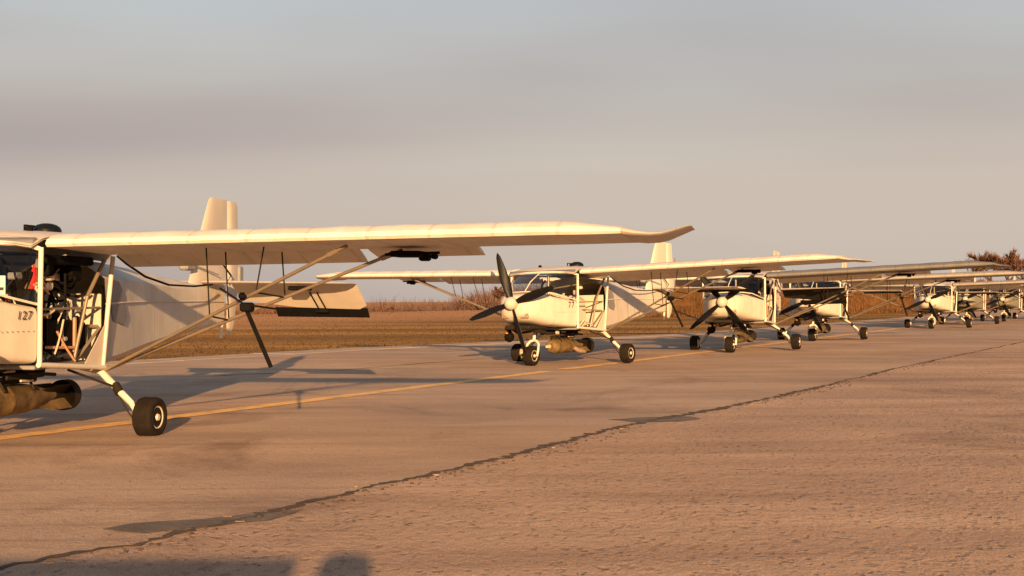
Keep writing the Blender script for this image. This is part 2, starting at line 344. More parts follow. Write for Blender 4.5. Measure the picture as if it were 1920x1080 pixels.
# apron slab
ed = [p for p in APEDGE]
b = MB(); poly = ed + [(240, 240), (240, -60), (-60, -60)]
N = len(poly)
b.add([(x, y, 0) for x, y in poly] + [(x, y, -.12) for x, y in poly], [tuple(range(N))] + [(i, (i + 1) % N, (i + 1) % N + N, i + N) for i in range(N)])
apron = obj('apron', b.mesh('apron', 'apron'), kind='structure')
# pale edge strip, broken into slabs
rnd = random.Random(3)
def along(poly, step):
    P = []
    for (x0, y0), (x1, y1) in zip(poly, poly[1:]):
        L = math.hypot(x1 - x0, y1 - y0); k = max(1, int(L / step))
        P += [(x0 + (x1 - x0) * i / k, y0 + (y1 - y0) * i / k) for i in range(k)]
    return P + [poly[-1]]
ep = along(ed[1:10], 2.5)
for i in range(len(ep) - 1):
    (x0, y0), (x1, y1) = ep[i], ep[i + 1]
    d = Vector((x1 - x0, y1 - y0)); L = d.length; d /= L; nn = Vector((d.y, -d.x))
    g = .02; w = .95 + rnd.uniform(-.06, .06); z = .005 + rnd.uniform(-.0012, .0015)
    p = [Vector((x0, y0)) + d * g + nn * -.05, Vector((x0, y0)) + d * (L - g) + nn * -.05, Vector((x0, y0)) + d * (L - g) + nn * w, Vector((x0, y0)) + d * g + nn * w]
    b = MB().add([(q.x, q.y, z) for q in p] + [(q.x, q.y, -.06) for q in p], [(0, 1, 2, 3), (0, 4, 5, 1), (1, 5, 6, 2), (2, 6, 7, 3), (3, 7, 4, 0)])
    obj('edge_slab', b.mesh('edge_slab', 'edge'), apron)
# yellow guide line (three worn lengths)
Yd = Vector((3.5 + 3.96, 25.81 - 10.32)).normalized(); Yn = Vector((Yd.y, -Yd.x)); Y0 = Vector((-3.96, 10.32))
def strip(name, p0, p1, w, z, m, jag=0.0, step=.35, seed=0, parent=None):
    r = random.Random(seed); p0, p1 = Vector(p0), Vector(p1); d = p1 - p0; L = d.length; d /= L; n_ = Vector((d.y, -d.x)); k = max(2, int(L / step)); A, B = [], []
    for i in range(k + 1):
        c = p0 + d * (L * i / k); tap = 1 if jag == 0 else 1
        A.append((*(c + n_ * (w / 2 + r.uniform(-jag, jag))), z)); B.append((*(c - n_ * (w / 2 + r.uniform(-jag, jag))), z))
    mb = MB().add(A + B, [(i, i + 1, k + 1 + i + 1, k + 1 + i) for i in range(k)])
    return obj(name, mb.mesh(name, m), parent)
for i, (a, c) in enumerate(((-14, 10.3), (10.9, 40), (40.4, 130))):
    strip('yellow_line', Y0 + Yd * a - Yn * .0, Y0 + Yd * c, .23, .0045, 'line', .012, .4, i, apron)
# long crack with broken lips
crk = [(-60, 1078), (0, 1063), (60, 1054), (125, 1040), (190, 1031), (250, 1024), (325, 1001), (420, 981), (500, 961), (560, 948), (600, 937), (650, 926), (700, 913), (775, 896), (830, 884), (875, 872), (920, 863), (960, 853),
       (1010, 841), (1060, 828), (1110, 815), (1160, 803), (1210, 792), (1260, 782), (1330, 769), (1410, 754), (1480, 739), (1535, 726), (1600, 710), (1660, 696), (1710, 685), (1760, 674), (1840, 657), (1920, 641), (2040, 618)]
cp = [gnd(*p) for p in crk]; cp = along(cp, .045)
def ribbon(name, pts, wid, z, m, seed, parent, jag=.6):
    r = random.Random(seed); A, B = [], []; n_ = len(pts); walk = 0
    for i, p in enumerate(pts):
        a, c = Vector(pts[max(0, i - 1)]), Vector(pts[min(n_ - 1, i + 1)]); d = (c - a).normalized(); nn = Vector((d.y, -d.x))
        w = wid(i / (n_ - 1)) if callable(wid) else wid
        walk = .82 * walk + r.uniform(-.016, .016); o = nn * (walk + r.uniform(-w, w) * .25)
        A.append((*(Vector(p) + o + nn * w * r.uniform(1 - jag, 1 + jag) * .5), z)); B.append((*(Vector(p) + o - nn * w * r.uniform(1 - jag, 1 + jag) * .5), z))
    mb = MB().add(A + B, [(i, i + 1, n_ + i + 1, n_ + i) for i in range(n_ - 1)])
    return obj(name, mb.mesh(name, m), parent)
ribbon('crack', cp, lambda t: .026 + .022 * abs(math.sin(t * 31)) + .014 * math.sin(t * 77) + .035 * max(0, math.sin(t * 9)) ** 2, .0046, 'crack', 5, apron, 1.0)
# raised chips and lips along the crack
for i in range(26):
    j = int(len(cp) * rnd.random() ** 1.3); x, y = cp[min(j, len(cp) - 1)]
    s_ = rnd.uniform(.008, .026); a = rnd.uniform(0, 6.28); off = rnd.choice((-1, 1)) * rnd.uniform(.03, .10)
    k = rnd.randint(5, 7); ring = [(x + off * .9 + s_ * rnd.uniform(.6, 1.3) * 1.6 * math.cos(a + 6.283 * q / k), y - off * .4 + s_ * rnd.uniform(.6, 1.2) * math.sin(a + 6.283 * q / k)) for q in range(k)]
    h = rnd.uniform(.004, .010)
    mb = MB().loft([[(px, py, 0.001) for px, py in ring], [(px * .75 + .25 * (x + off * .9), py * .75 + .25 * (y - off * .4), h) for px, py in ring]], cap=True)
    obj('concrete_chip', mb.mesh('concrete_chip', 'chip'), apron)
# crumbled grit on the near side of the crack and scattered over the apron: too small to pick apart
def stones(name, pts, size, m, seed):
    r = random.Random(seed); mb = MB()
    for x, y in pts:
        k = 5; a = r.uniform(0, 6.28); z = size * r.uniform(.4, 1.3); rr_ = [z * r.uniform(.6, 1.3) for _ in range(k)]
        lo = [(x + rr_[q] * math.cos(a + 6.283 * q / k), y + 1.4 * rr_[q] * math.sin(a + 6.283 * q / k), .0) for q in range(k)]
        hi = [(x + .6 * rr_[q] * math.cos(a + 6.283 * q / k), y + .8 * rr_[q] * math.sin(a + 6.283 * q / k), z * r.uniform(.35, .8)) for q in range(k)]
        mb.loft([lo, hi], cap=True)
    return obj(name, mb.mesh(name, m), apron, kind='stuff')
P_ = []
for (x, y) in cp:
    for q in range(2):
        if rnd.random() < .45 + .4 * math.sin(x * 1.7 + 2) and y < 22: P_.append((x + abs(rnd.gauss(0, .11)), y - abs(rnd.gauss(0, .07))))
stones('crack_rubble', P_[:900], .012, 'crack', 91)
P_ = []
for q in range(420):
    y = 5 + 17 * rnd.random() ** 1.5; P_.append((rnd.uniform(-.4, .42) * y, y))
stones('loose_grit', P_, .007, 'seal', 92)
# spalled row and sealed patches
def pxpoly(name, P, z, m, parent=apron):
    q = [gnd(*p) for p in P]; q = along(q + q[:1], .12)[:-1]; q = [(x + rnd.uniform(-.02, .02), y + rnd.uniform(-.05, .05)) for x, y in q]; mb = MB().add([(x, y, z) for x, y in q], [tuple(range(len(q)))]); return obj(name, mb.mesh(name, m), parent)
pxpoly('sealed_patch', [(190, 990), (240, 983), (300, 976), (380, 971), (450, 966), (505, 960), (560, 955), (545, 966), (500, 975), (440, 982), (380, 989), (330, 995), (270, 1001), (215, 1000)], .0042, 'seal')
pxpoly('sealed_patch', [(1140, 787), (1200, 783), (1290, 781), (1316, 785), (1270, 790), (1200, 792)], .0042, 'seal')
for seed, P in ((13, [(300, 710), (640, 694), (960, 668)]), (14, [(760, 660), (960, 657), (1080, 655)])):
    P = along([gnd(*p) for p in P], .12 if seed < 13 else .3)
    ribbon('crack', P, lambda t: .012 + .03 * abs(math.sin(t * 40)), .0044, 'crack', seed, apron, .95)

# ------------------------------------------------------------------ dry grass, embankment, scrub
def grass_mat(name, a, c, d):
    m = bpy.data.materials.new(name); m.use_nodes = True; n = m.node_tree; b = n.nodes['Principled BSDF']; b.inputs['Roughness'].default_value = .9; b.inputs['Specular IOR Level'].default_value = .1
    t = n.nodes.new('ShaderNodeTexCoord'); z = n.nodes.new('ShaderNodeTexNoise'); z.inputs['Scale'].default_value = .5; z.inputs['Detail'].default_value = 9; z.inputs['Roughness'].default_value = .8; n.links.new(t.outputs['Object'], z.inputs['Vector'])
    r = n.nodes.new('ShaderNodeValToRGB'); n.links.new(z.outputs[0], r.inputs[0]); E = r.color_ramp.elements
    E[0].position = .3; E[0].color = (*a, 1); E[1].position = .7; E[1].color = (*d, 1); k = E.new(.5); k.color = (*c, 1)
    n.links.new(r.outputs[0], b.inputs['Base Color']); return m
M['grass'] = grass_mat('dry_grass_blades', (.03, .019, .007), (.058, .033, .011), (.10, .058, .02))
M['bermgrass'] = grass_mat('rust_grass', (.052, .036, .014), (.125, .060, .019), (.22, .108, .036))
M['scrub'] = grass_mat('bare_scrub', (.065, .043, .037), (.105, .064, .053), (.15, .094, .076))
M['twig'] = grass_mat('bare_twigs', (.06, .036, .028), (.105, .058, .042), (.16, .09, .065))
M['bark'] = mat('bark', (.075, .05, .037), .9, var=.4, vscale=8)
def np_mesh(name, V, T, m):
    me = bpy.data.meshes.new(name); me.vertices.add(len(V)); me.vertices.foreach_set('co', np.asarray(V, dtype=np.float32).ravel())
    T = np.asarray(T, dtype=np.int32); me.loops.add(T.size); me.loops.foreach_set('vertex_index', T.ravel()); me.polygons.add(len(T))
    me.polygons.foreach_set('loop_start', np.arange(0, T.size, 3, dtype=np.int32)); me.update(calc_edges=True); me.materials.append(M[m]); return me
rg = np.random.default_rng(7)
def blades(P, h, w):
    """one leaning triangle at each point"""
    n = len(P); a = rg.uniform(0, 2 * np.pi, n); dx, dy = np.cos(a) * w / 2, np.sin(a) * w / 2
    lean = rg.normal(0, .35, (n, 2)) * h[:, None]
    V = np.empty((n, 3, 3)); V[:, 0] = P + np.c_[dx, dy, np.zeros(n)]; V[:, 1] = P - np.c_[dx, dy, np.zeros(n)]; V[:, 2] = P + np.c_[lean, h]
    return V.reshape(-1, 3), np.arange(3 * n).reshape(-1, 3)
# embankment on the right
def berm_ridge(t):        # ridge line from its left end
    return Vector((8.5 + 62 * t, 88 + 66 * t))
def berm_z(x, y):
    d = Vector((62, 66)).normalized(); p = Vector((x - 8.5, y - 88)); s_ = p.dot(d); c = p.dot(Vector((-d.y, d.x)))
    if s_ < -4: return -1
    up = smooth((s_ + 3) / 9) * (1 - smooth((s_ - 110) / 30))
    hgt = (2.8 + .18 * math.sin(s_ * .31) + .12 * math.sin(s_ * .83 + 1)) * up
    return hgt * smooth(1 - abs(c - .6) / 6.5) - .12
d = Vector((62, 66)).normalized(); nrm = Vector((-d.y, d.x)); V = []; ns, nc = 120, 22
for i in range(ns):
    for j in range(nc):
        s_ = -6 + 150 * i / (ns - 1); c = -7.5 + 16 * j / (nc - 1); p = Vector((8.5, 88)) + d * s_ + nrm * c
        V.append((p.x, p.y, berm_z(p.x, p.y) + (rnd.uniform(-.06, .06) if 0 < j < nc - 1 else -.3)))
b = MB().add(V, [(i * nc + j, i * nc + j + 1, (i + 1) * nc + j + 1, (i + 1) * nc + j) for i in range(ns - 1) for j in range(nc - 1)])
obj('embankment', b.mesh('embankment', 'bermgrass', 3), kind='structure')
# blades on the field
P = []
while len(P) < 26000:
    n = 40000; yy = 20 + 95 * rg.random(n) ** 1.3; xx = (rg.uniform(-.42, .42, n)) * yy
    for x, y in zip(xx, yy):
        if y > edge_y(x) + .12: P.append((x, y, field_z(x, y)))
P = np.array(P[:26000]); hh = rg.uniform(.012, .045, len(P)) * (1 + 1.2 * (rg.random(len(P)) > .96))
V1, T1 = blades(P, hh, rg.uniform(.02, .06, len(P)))
obj('dry_grass', np_mesh('dry_grass', V1, T1, 'grass'), label='short dry brown grass of the field beyond the apron', cat='grass', kind='stuff')
P = []
for i in range(16000):
    s_ = -4 + 120 * rg.random() ** 1.3; c = rg.uniform(-7, 1.5); p = Vector((8.5, 88)) + d * s_ + nrm * c; z = berm_z(p.x, p.y)
    if z > -.1: P.append((p.x, p.y, z))
P = np.array(P); V1, T1 = blades(P, rg.uniform(.12, .42, len(P)), rg.uniform(.03, .09, len(P)))
obj('embankment_grass', np_mesh('embankment_grass', V1, T1, 'bermgrass'), label='rust brown rough grass covering the embankment on the right', cat='grass', kind='stuff')

def bush_tris(cx, cy, z0, h, w, n, rr, tw=.05):
    """upright leafless shrub: fans of thin twigs"""
    V = np.empty((n, 3, 3)); a = rr.uniform(0, 2 * np.pi, n); rad = np.sqrt(rr.random(n)) * w * .5
    bx, by = cx + np.cos(a) * rad * .8, cy + np.sin(a) * rad * .8
    top = h * (1 - .55 * (rad / (w * .5)) ** 2) * rr.uniform(.45, 1.0, n); bz = z0 + top * rr.uniform(0, .6, n) * (rr.random(n) > .3)
    t = rr.uniform(0, np.pi, n); ww = tw * rr.uniform(.5, 1.6, n)
    V[:, 0] = np.c_[bx + np.cos(t) * ww, by + np.sin(t) * ww, bz]; V[:, 1] = np.c_[bx - np.cos(t) * ww, by - np.sin(t) * ww, bz]
    V[:, 2] = np.c_[bx + np.cos(a) * rad * .35 + rr.normal(0, .26 * h, n), by + np.sin(a) * rad * .3, np.maximum(z0 + top, bz + .15)]
    return V.reshape(-1, 3)
VV = []
rr = np.random.default_rng(21)
for i in range(520):
    u = rr.uniform(-.46, .30); dist = rr.uniform(185, 300); x, y = u * dist, dist
    prof = 3.9 + 1.5 * math.sin(u * 17 + 1.3) + .8 * math.sin(u * 53)
    if u < -.10: prof -= .7
    h = max(1.6, prof * rr.uniform(.6, 1.15)) * dist / 225 + max(0, u + .12) * 7
    VV.append(bush_tris(x, y, field_z(x, y) - .1, h, rr.uniform(3, 7), 170, rr, .075))
V1 = np.concatenate(VV); obj('distant_scrub', np_mesh('distant_scrub', V1, np.arange(len(V1)).reshape(-1, 3), 'scrub'), label='distant belt of leafless reddish brown scrub along the horizon', cat='scrub', kind='stuff')
VV = []
for i in range(420):        # far wood behind
    u = rr.uniform(-.6, .6); dist = rr.uniform(420, 620); x, y = u * dist, dist
    VV.append(bush_tris(x, y, -5.3, 5.0 + 2.2 * math.sin(u * 31) + rr.uniform(-1.2, 2.0), rr.uniform(7, 15), 120, rr, .2))
V1 = np.concatenate(VV); obj('distant_wood', np_mesh('distant_wood', V1, np.arange(len(V1)).reshape(-1, 3), 'twig'), label='far bare wood low behind the scrub', cat='wood', kind='stuff')

def tree(name, px, dist, base_z, h, w, seed, label, group, cat='tree', dens=1.0):
    r = random.Random(seed); x = (px - 960) / FPX * dist
    root = obj(name, None, loc=(x, dist, base_z), label=label, cat=cat, group=group)
    tr = MB(); tw = []
    def br(p, dv, L, rad, lev):
        q = p + dv * L; mid = p + dv * (L * .5) + Vector((r.uniform(-1, 1), r.uniform(-1, 1), 0)) * (L * .06)
        tr.tube([p, mid, q], [rad, rad * .85, rad * .65], 5)
        if lev >= 3:
            for k in range(int(34 * dens)):
                t = r.random(); o = p.lerp(q, t); dd = (dv + Vector((r.gauss(0, .75), r.gauss(0, .75), r.gauss(.15, .6)))).normalized(); tw.append((o, o + dd * r.uniform(.18, .5) * h * .24))
            return
        for k in range(r.randint(3, 4)):
            a = r.uniform(0, 6.283); sp = r.uniform(.45, .95) if lev else r.uniform(.35, .8)
            nd = (dv + Vector((math.cos(a) * sp * w / h * 1.5, math.sin(a) * sp * w / h * 1.5, r.uniform(-.1, .3)))).normalized()
            br(p.lerp(q, r.uniform(.6, 1)), nd, L * r.uniform(.55, .8), rad * .55, lev + 1)
    br(Vector((0, 0, 0)), Vector((r.uniform(-.06, .06), 0, 1)).normalized(), h * .34, h * .022, 0)
    obj('trunk', tr.mesh('trunk', 'bark'), root)
    V = np.empty((len(tw), 3, 3)); g = np.random.default_rng(seed); wd = g.uniform(.006, .016, len(tw)) * h
    for i, (o, e_) in enumerate(tw):
        a = g.uniform(0, 3.14); s_ = Vector((math.cos(a), math.sin(a), 0)) * wd[i]
        V[i] = (o + s_, o - s_, e_)
    obj('crown', np_mesh('crown', V.reshape(-1, 3), np.arange(3 * len(tw)).reshape(-1, 3), 'twig'), root)
    return root
for px, dd_, hh_, sd_, lb in ((1826, 126, 5.3, 31, 'bare brown tree above the wings, leftmost of four near right edge'), (1858, 132, 5.5, 35, 'bare brown tree above the wings, second of four near right edge'),
                              (1890, 138, 5.3, 37, 'bare brown tree above the wings, third of four near right edge'), (1922, 130, 4.9, 32, 'bare brown tree above the wings, cut off by the right edge')):
    tree('bare_tree', px, dd_, .9, hh_ * 1.32, hh_ * 1.75, sd_, lb, 'bare trees behind the aircraft')
tree('bare_bush', 941, 150, field_z(-1, 150) - .1, 3.9, 4.4, 33, 'round dark leafless bush on the skyline beside the upright propeller blade', 'bare bushes on the skyline', 'bush', 1.3)
tree('bare_bush', 736, 104, -.05, 1.15, 1.3, 34, 'small dark upright bush on the straw strip left of the second aircraft', 'bare bushes on the skyline', 'bush', 1.2)
for px, dd_, hh_, sd_, lb in ((1520, 112, 2.3, 41, 'low bare shrub on the embankment, leftmost above the grey wing'), (1585, 116, 2.6, 42, 'low bare shrub on the embankment, in the middle above the grey wing'), (1650, 118, 2.4, 43, 'low bare shrub on the embankment, rightmost above the grey wing')):
    tree('bare_bush', px, dd_, 1.6, hh_, 3.4, sd_, lb, 'shrubs on the embankment', 'bush', 1.1)

# ------------------------------------------------------------------ aircraft: shared meshes (body frame: x forward, y to its left, z up)
WR, WT = .158, .082          # tyre radius, half width
def tyre():
    p = []
    for y, r in ((-.78, .55), (-.95, .66), (-1.0, .78), (-.97, .88), (-.86, .955), (-.66, .985)): p.append((y * WT, r * WR))
    for g in (-.42, -.14, .14, .42):            # tread grooves
        p += [((g - .09) * WT, .995 * WR), ((g - .045) * WT, .965 * WR), ((g + .045) * WT, .965 * WR), ((g + .09) * WT, .995 * WR)]
    for y, r in ((.66, .985), (.86, .955), (.97, .88), (1.0, .78), (.95, .66), (.78, .55)): p.append((y * WT, r * WR))
    return MB().lathe(p, (0, 0, 0), 'y', 36).mesh('tyre', 'rubber', .6)
def rim():
    b = MB().lathe([(-.80 * WT, .56 * WR), (-.6 * WT, .50 * WR), (-.55 * WT, .3 * WR), (-.4 * WT, .16 * WR), (.4 * WT, .16 * WR), (.55 * WT, .3 * WR), (.58 * WT, .47 * WR), (.80 * WT, .57 * WR), (.86 * WT, .55 * WR), (.70 * WT, .44 * WR), (.62 * WT, .3 * WR), (.66 * WT, .2 * WR), (.95 * WT, .15 * WR), (.97 * WT, .02 * WR)], (0, 0, 0), 'y', 28)
    for k in range(5):
        a = k * 1.2566; b.lathe([(.6 * WT, .035 * WR), (.76 * WT, .035 * WR)], (.33 * WR * math.cos(a), 0, .33 * WR * math.sin(a)), 'y', 6)
    return b.mesh('rim', 'rim', .6)

def foil(chord, th, n=11, camber=.35):
    """closed profile, LE at (0,0), TE at (-chord, 0); returns [(x, z)] upper TE->LE then lower LE->TE"""
    up, lo = [], []
    for i in range(n + 1):
        t = (1 - math.cos(math.pi * i / n)) / 2
        yt = 5 * th * (.2969 * math.sqrt(t) - .126 * t - .3516 * t * t + .2843 * t ** 3 - .1015 * t ** 4)
        cm = camber * th * 4 * t * (1 - t) * .6
        up.append((-t * chord, (yt + cm) * chord)); lo.append((-t * chord, (max(-yt * .9, -.020 * (1 - .6 * t)) if camber else -yt) * chord))
    return list(reversed(up)) + lo[1:]
DIH = math.tan(math.radians(1.25))
def wing(sgn):
    b = MB(); rings = []
    ys = [.66 + i * (3.78 / 34) for i in range(35)]
    for i, y in enumerate(ys):
        th = .150 + (.006 if i % 4 == 0 else -.002 if i % 4 == 2 else .001)
        P = foil(1.0, th); a = math.radians(2.4); ca, sa = math.cos(a), math.sin(a)
        zo = 1.478 + (y - .64) * DIH
        rings.append([(.47 + x * ca + z * sa, sgn * y, zo + x * sa + z * ca) for x, z in P])
    for y, dx, ch, th, dz in ((4.56, .02, .985, .132, -.001), (4.70, .035, .96, .108, -.002), (4.86, .06, .93, .080, -.004)):
        a = math.radians(2.4); zo = 1.478 + (y - .64) * DIH + dz
        rings.append([(.47 - dx + x * math.cos(a) + z * math.sin(a), sgn * y, zo + x * math.sin(a) + z * math.cos(a)) for x, z in foil(ch, th)])
    b.loft(rings, cap=True); return b.mesh('wing', 'wing', .55)
def wingtip(sgn, curl=1.0):
    b = MB(); rings = []
    zo0 = 1.478 + (4.87 - .64) * DIH - .004
    for y, dx, ch, th, dz in ((4.863, .062, .92, .078, 0), (4.94, .12, .86, .062, -.008), (5.03, .22, .74, .05, -.010), (5.10, .33, .62, .045, .0), (5.16, .43, .52, .045, .022), (5.22, .50, .46, .045, .046), (5.26, .56, .40, .04, .062), (5.285, .62, .32, .02, .066)):
        a = math.radians(2.4); y = y if curl else 4.863 + (y - 4.863) * .72; zo = zo0 + dz * (curl if dz > 0 else 1) - (1 - curl) * max(0, y - 4.88) * .16
        rings.append([(.47 - dx + x * math.cos(a) + z * math.sin(a), sgn * y, zo + x * math.sin(a) + z * math.cos(a)) for x, z in foil(ch, th)])
    b.loft(rings, cap=True); return b.mesh('wing_tip', 'white', .8)
def flap(y0, y1, sgn, droop):
    b = MB(); rings = []
    for y in (y0, (y0 + y1) / 2, y1):
        a = math.radians(droop); zo = 1.432 + (y - .64) * DIH
        rings.append([(-.50 + x * math.cos(a) + z * math.sin(a), sgn * y, zo + x * math.sin(a) + z * math.cos(a)) for x, z in foil(.27, .12, 6)])
    b.loft(rings, cap=True); return b.mesh('flap', 'wing', .6)

FS = [(1.445, .15, .86, 1.085, 2.6), (1.42, .22, .79, 1.115, 3), (1.36, .285, .73, 1.135, 3.4), (1.26, .345, .695, 1.15, 3.8), (1.1, .41, .66, 1.155, 4.4), (.95, .465, .635, 1.13, 5.5), (.72, .545, .61, 1.075, 8), (.475, .60, .60, 1.03, 12)]
def fsec(i, n=40):
    x, w, z0, z1, ex = FS[i]; c = (z0 + z1) / 2; h = (z1 - z0) / 2; R = []
    for k in range(n):
        t = 2 * math.pi * (k + .5) / n; cs, sn = math.cos(t), math.sin(t)
        R.append((x, w * math.copysign(abs(cs) ** (2 / ex), cs), c + h * math.copysign(abs(sn) ** (2 / ex), sn)))
    return R
def cowling():
    return MB().loft([fsec(i) for i in range(6)], cap=True).mesh('cowling', 'white', .7)
def front_panel(sgn):
    """cabin side ahead of the door, plus half the belly"""
    n = 40; rings = []
    for i in range(5, 8):
        R = fsec(i); S_ = [p for p in R if p[2] <= FS[i][3] - .002 * 0 - (.02 if i < 7 else .012) and sgn * p[1] >= 0]
        S_ = sorted(S_, key=lambda p: math.atan2(p[2] - .85, sgn * p[1])); rings.append(S_)
    m_ = min(len(r) for r in rings); rings = [r[:m_] for r in rings]
    out_ = MB().loft(rings, closed=False)
    inn = [[(p[0], p[1] * .985, p[2] + .003) for p in r] for r in rings]
    out_.loft(inn, closed=False)
    return out_.mesh('front_side_panel', 'white', .7)
def deck():
    P = []
    for x, w, z in ((1.0, .44, 1.137), (.95, .455, 1.118), (.72, .53, 1.06), (.50, .58, 1.01)): P.append([(x, w * k, z - .01 + .012 * (1 - k * k)) for k in (-1, -.6, -.2, .2, .6, 1)])
    P.append([(.50, .58 * k, .90) for k in (-1, -.6, -.2, .2, .6, 1)])
    return MB().loft(P, closed=False).mesh('instrument_deck', 'greybox', .5)
BASE = [(.462, .603, 1.035), (.72, .547, 1.083), (.955, .468, 1.142), (1.035, .30, 1.168), (1.065, 0, 1.178)]
TOP = [(.462, .612, 1.445), (.49, .56, 1.462), (.525, .46, 1.478), (.555, .28, 1.487), (.565, 0, 1.49)]
BASE = BASE + [(x, -y, z) for x, y, z in BASE[-2::-1]]; TOP = TOP + [(x, -y, z) for x, y, z in TOP[-2::-1]]
def windscreen():
    rows = []
    for k in range(6):
        t = k / 5; rows.append([Vector(a).lerp(Vector(c), t) + Vector((.05 * math.sin(math.pi * t), 0, .02 * math.sin(math.pi * t))) * max(0, 1 - (abs(a[1]) / .62) ** 3) for a, c in zip(BASE, TOP)])
    return MB().loft(rows, closed=False).mesh('windscreen', 'glass', 3)
def ws_frame():
    b = MB(); b.tube(TOP, .018, 6); b.tube([Vector(p) + Vector((.004, 0, .002)) for p in BASE], .010, 6)
    b.tube([(1.075, 0, 1.18), (.9, 0, 1.335), (.575, 0, 1.495)], .009, 6); return b.mesh('windscreen_frame', 'tubewhite', .8)
def posts():
    d_ = {}
    for sg in (1, -1):
        d_['front_door_post', sg] = MB().tube([(.455, sg * .612, .60), (.462, sg * .618, 1.03), (.465, sg * .625, 1.455)], .019, 8).mesh('front_door_post', 'tubewhite', .8)
        d_['rear_door_post', sg] = MB().tube([(-.45, sg * .612, .54), (-.50, sg * .625, 1.0), (-.548, sg * .64, 1.42)], .019, 8).mesh('rear_door_post', 'tubewhite', .8)
        d_['door_sill', sg] = MB().tube([(.47, sg * .612, .597), (0, sg * .618, .565), (-.47, sg * .615, .535)], .021, 8).mesh('door_sill', 'tubewhite', .8)
        d_['gusset', sg] = MB().add([(-.16, sg * .608, .56), (-.46, sg * .608, .55), (-.485, sg * .618, .90), (-.16, sg * .612, .56), (-.46, sg * .612, .55), (-.485, sg * .622, .90)], [(0, 1, 2), (5, 4, 3), (0, 3, 4, 1), (1, 4, 5, 2), (2, 5, 3, 0)]).mesh('gusset', 'white')
    return d_
RS = [(-.50, .60, .55, 1.41), (-.9, .525, .575, 1.40), (-1.6, .37, .63, 1.36), (-2.5, .215, .70, 1.285), (-3.3, .11, .765, 1.225), (-4.0, .04, .81, 1.17)]
def rear_fuselage():
    rings = []
    for i in range(len(RS) - 1):
        for t in (0, .5) if i < len(RS) - 2 else (0, .5, 1):
            A, B = RS[i], RS[i + 1]; x, w, z0, z1 = [A[k] + (B[k] - A[k]) * t for k in range(4)]
            zm = (z0 + z1) * .5 + .06; cr = min(.05, w * .4); wr = w * .55
            bul = 1 + (.012 if t == .5 else 0)
            rings.append([(x, s_ * k, z) for s_, k, z in ((1, w - cr, z0), (1, w, z0 + cr), (1, w * bul, (z0 + zm) / 2), (1, w * 1.015, zm), (1, w * .99, zm + (z1 - zm) * .55), (1, wr + .03, z1 - .02), (1, wr * .6, z1), (-1, wr * .6, z1), (-1, wr + .03, z1 - .02), (-1, w * .99, zm + (z1 - zm) * .55), (-1, w * 1.015, zm), (-1, w * bul, (z0 + zm) / 2), (-1, w, z0 + cr), (-1, w - cr, z0))])
    b = MB().loft(rings); n_ = 14; b.f.append(tuple(range((len(rings) - 1) * n_, len(rings) * n_)))
    return b.mesh('rear_fuselage', 'fabric', .5)
def stringer(sg):
    P = []
    for x, w, z0, z1 in RS: P.append((x, sg * (w * 1.015 + .003), (z0 + z1) * .5 + .06))
    return MB().tube(P, .009, 6).mesh('stringer', 'fabric', .8)
def rear_window(sg):
    q = [(-.60, 1.24), (-.62, .98), (-.66, .90), (-.95, .86), (-1.02, .93), (-.93, 1.12), (-.80, 1.22)]
    def yy(x): return .60 + (-.5 - x) / .4 * -.075
    A = [(x, sg * (yy(x) * 1.018 + .004), z) for x, z in q]
    return MB().add(A, [tuple(range(len(A)))]).mesh('rear_window', 'greybox')
def roof():
    rings = []
    for x, z, w in ((.56, 1.497, .60), (.45, 1.555, .63), (.25, 1.592, .64), (-.05, 1.605, .64), (-.35, 1.592, .64), (-.62, 1.55, .60), (-.8, 1.49, .5), (-.92, 1.425, .38)):
        rings.append([(x, w * k, z - .035 * abs(k) ** 3) for k in (-1, -.8, -.4, 0, .4, .8, 1)])
    b = MB().loft(rings, closed=False); b.loft([[(p[0], p[1], p[2] - .012) for p in r] for r in rings], closed=False)
    return b.mesh('roof_panel', 'white', .8)
def floor_(): return MB().bbox((.0, 0, .575), (.96, 1.17, .03), .006).mesh('cabin_floor', 'greybox')
def far_panel():
    return MB().bbox((0.0, -.605, .845), (.93, .018, .52), .006).mesh('right_door_panel', 'white')
def firewall(): return MB().bbox((-.51, 0, .85), (.02, 1.12, .54), .006).mesh('cabin_bulkhead', 'white')
def fin():
    rings = []
    for z, le, te, th in ((1.12, -3.12, -4.12, .05), (1.25, -3.22, -4.12, .06), (1.5, -3.35, -4.12, .07), (1.8, -3.50, -4.125, .075), (2.04, -3.635, -4.13, .07), (2.115, -3.68, -4.13, .06), (2.14, -3.73, -4.13, .03)):
        rings.append([(le + x, zz * 1.0, z) for x, zz in [(px, pz) for px, pz in foil(le - te, th, 7, 0)]])
    b = MB().loft(rings, cap=True); return b.mesh('fin', 'tailfabric', .6)
def rudder():
    rings = []
    for z, te, th in ((.69, -4.24, .04), (.80, -4.34, .10), (1.2, -4.44, .12), (1.8, -4.425, .13), (2.08, -4.405, .12), (2.13, -4.375, .07)):
        rings.append([(-4.145 + x, zz, z) for x, zz in foil(-4.145 - te, th, 5, 0)])
    return MB().loft(rings, cap=True).mesh('rudder', 'tailfabric', .6)
def tail_post(): return MB().tube([(-4.0, 0, .66), (-4.03, 0, .9), (-4.04, 0, 1.2)], .02, 8).mesh('tail_post', 'tubewhite', .8)
def stab(sg):
    rings = []
    for y, le, te, th in ((.04, -3.42, -3.98, .07), (.7, -3.55, -4.0, .075), (1.35, -3.69, -4.02, .075), (1.47, -3.76, -4.02, .06), (1.51, -3.86, -4.02, .03)):
        rings.append([(le + x, sg * y, 1.25 + zz) for x, zz in foil(le - te, th, 6, 0)])
    return MB().loft(rings, cap=True).mesh('stabiliser', 'tailfabric', .6)
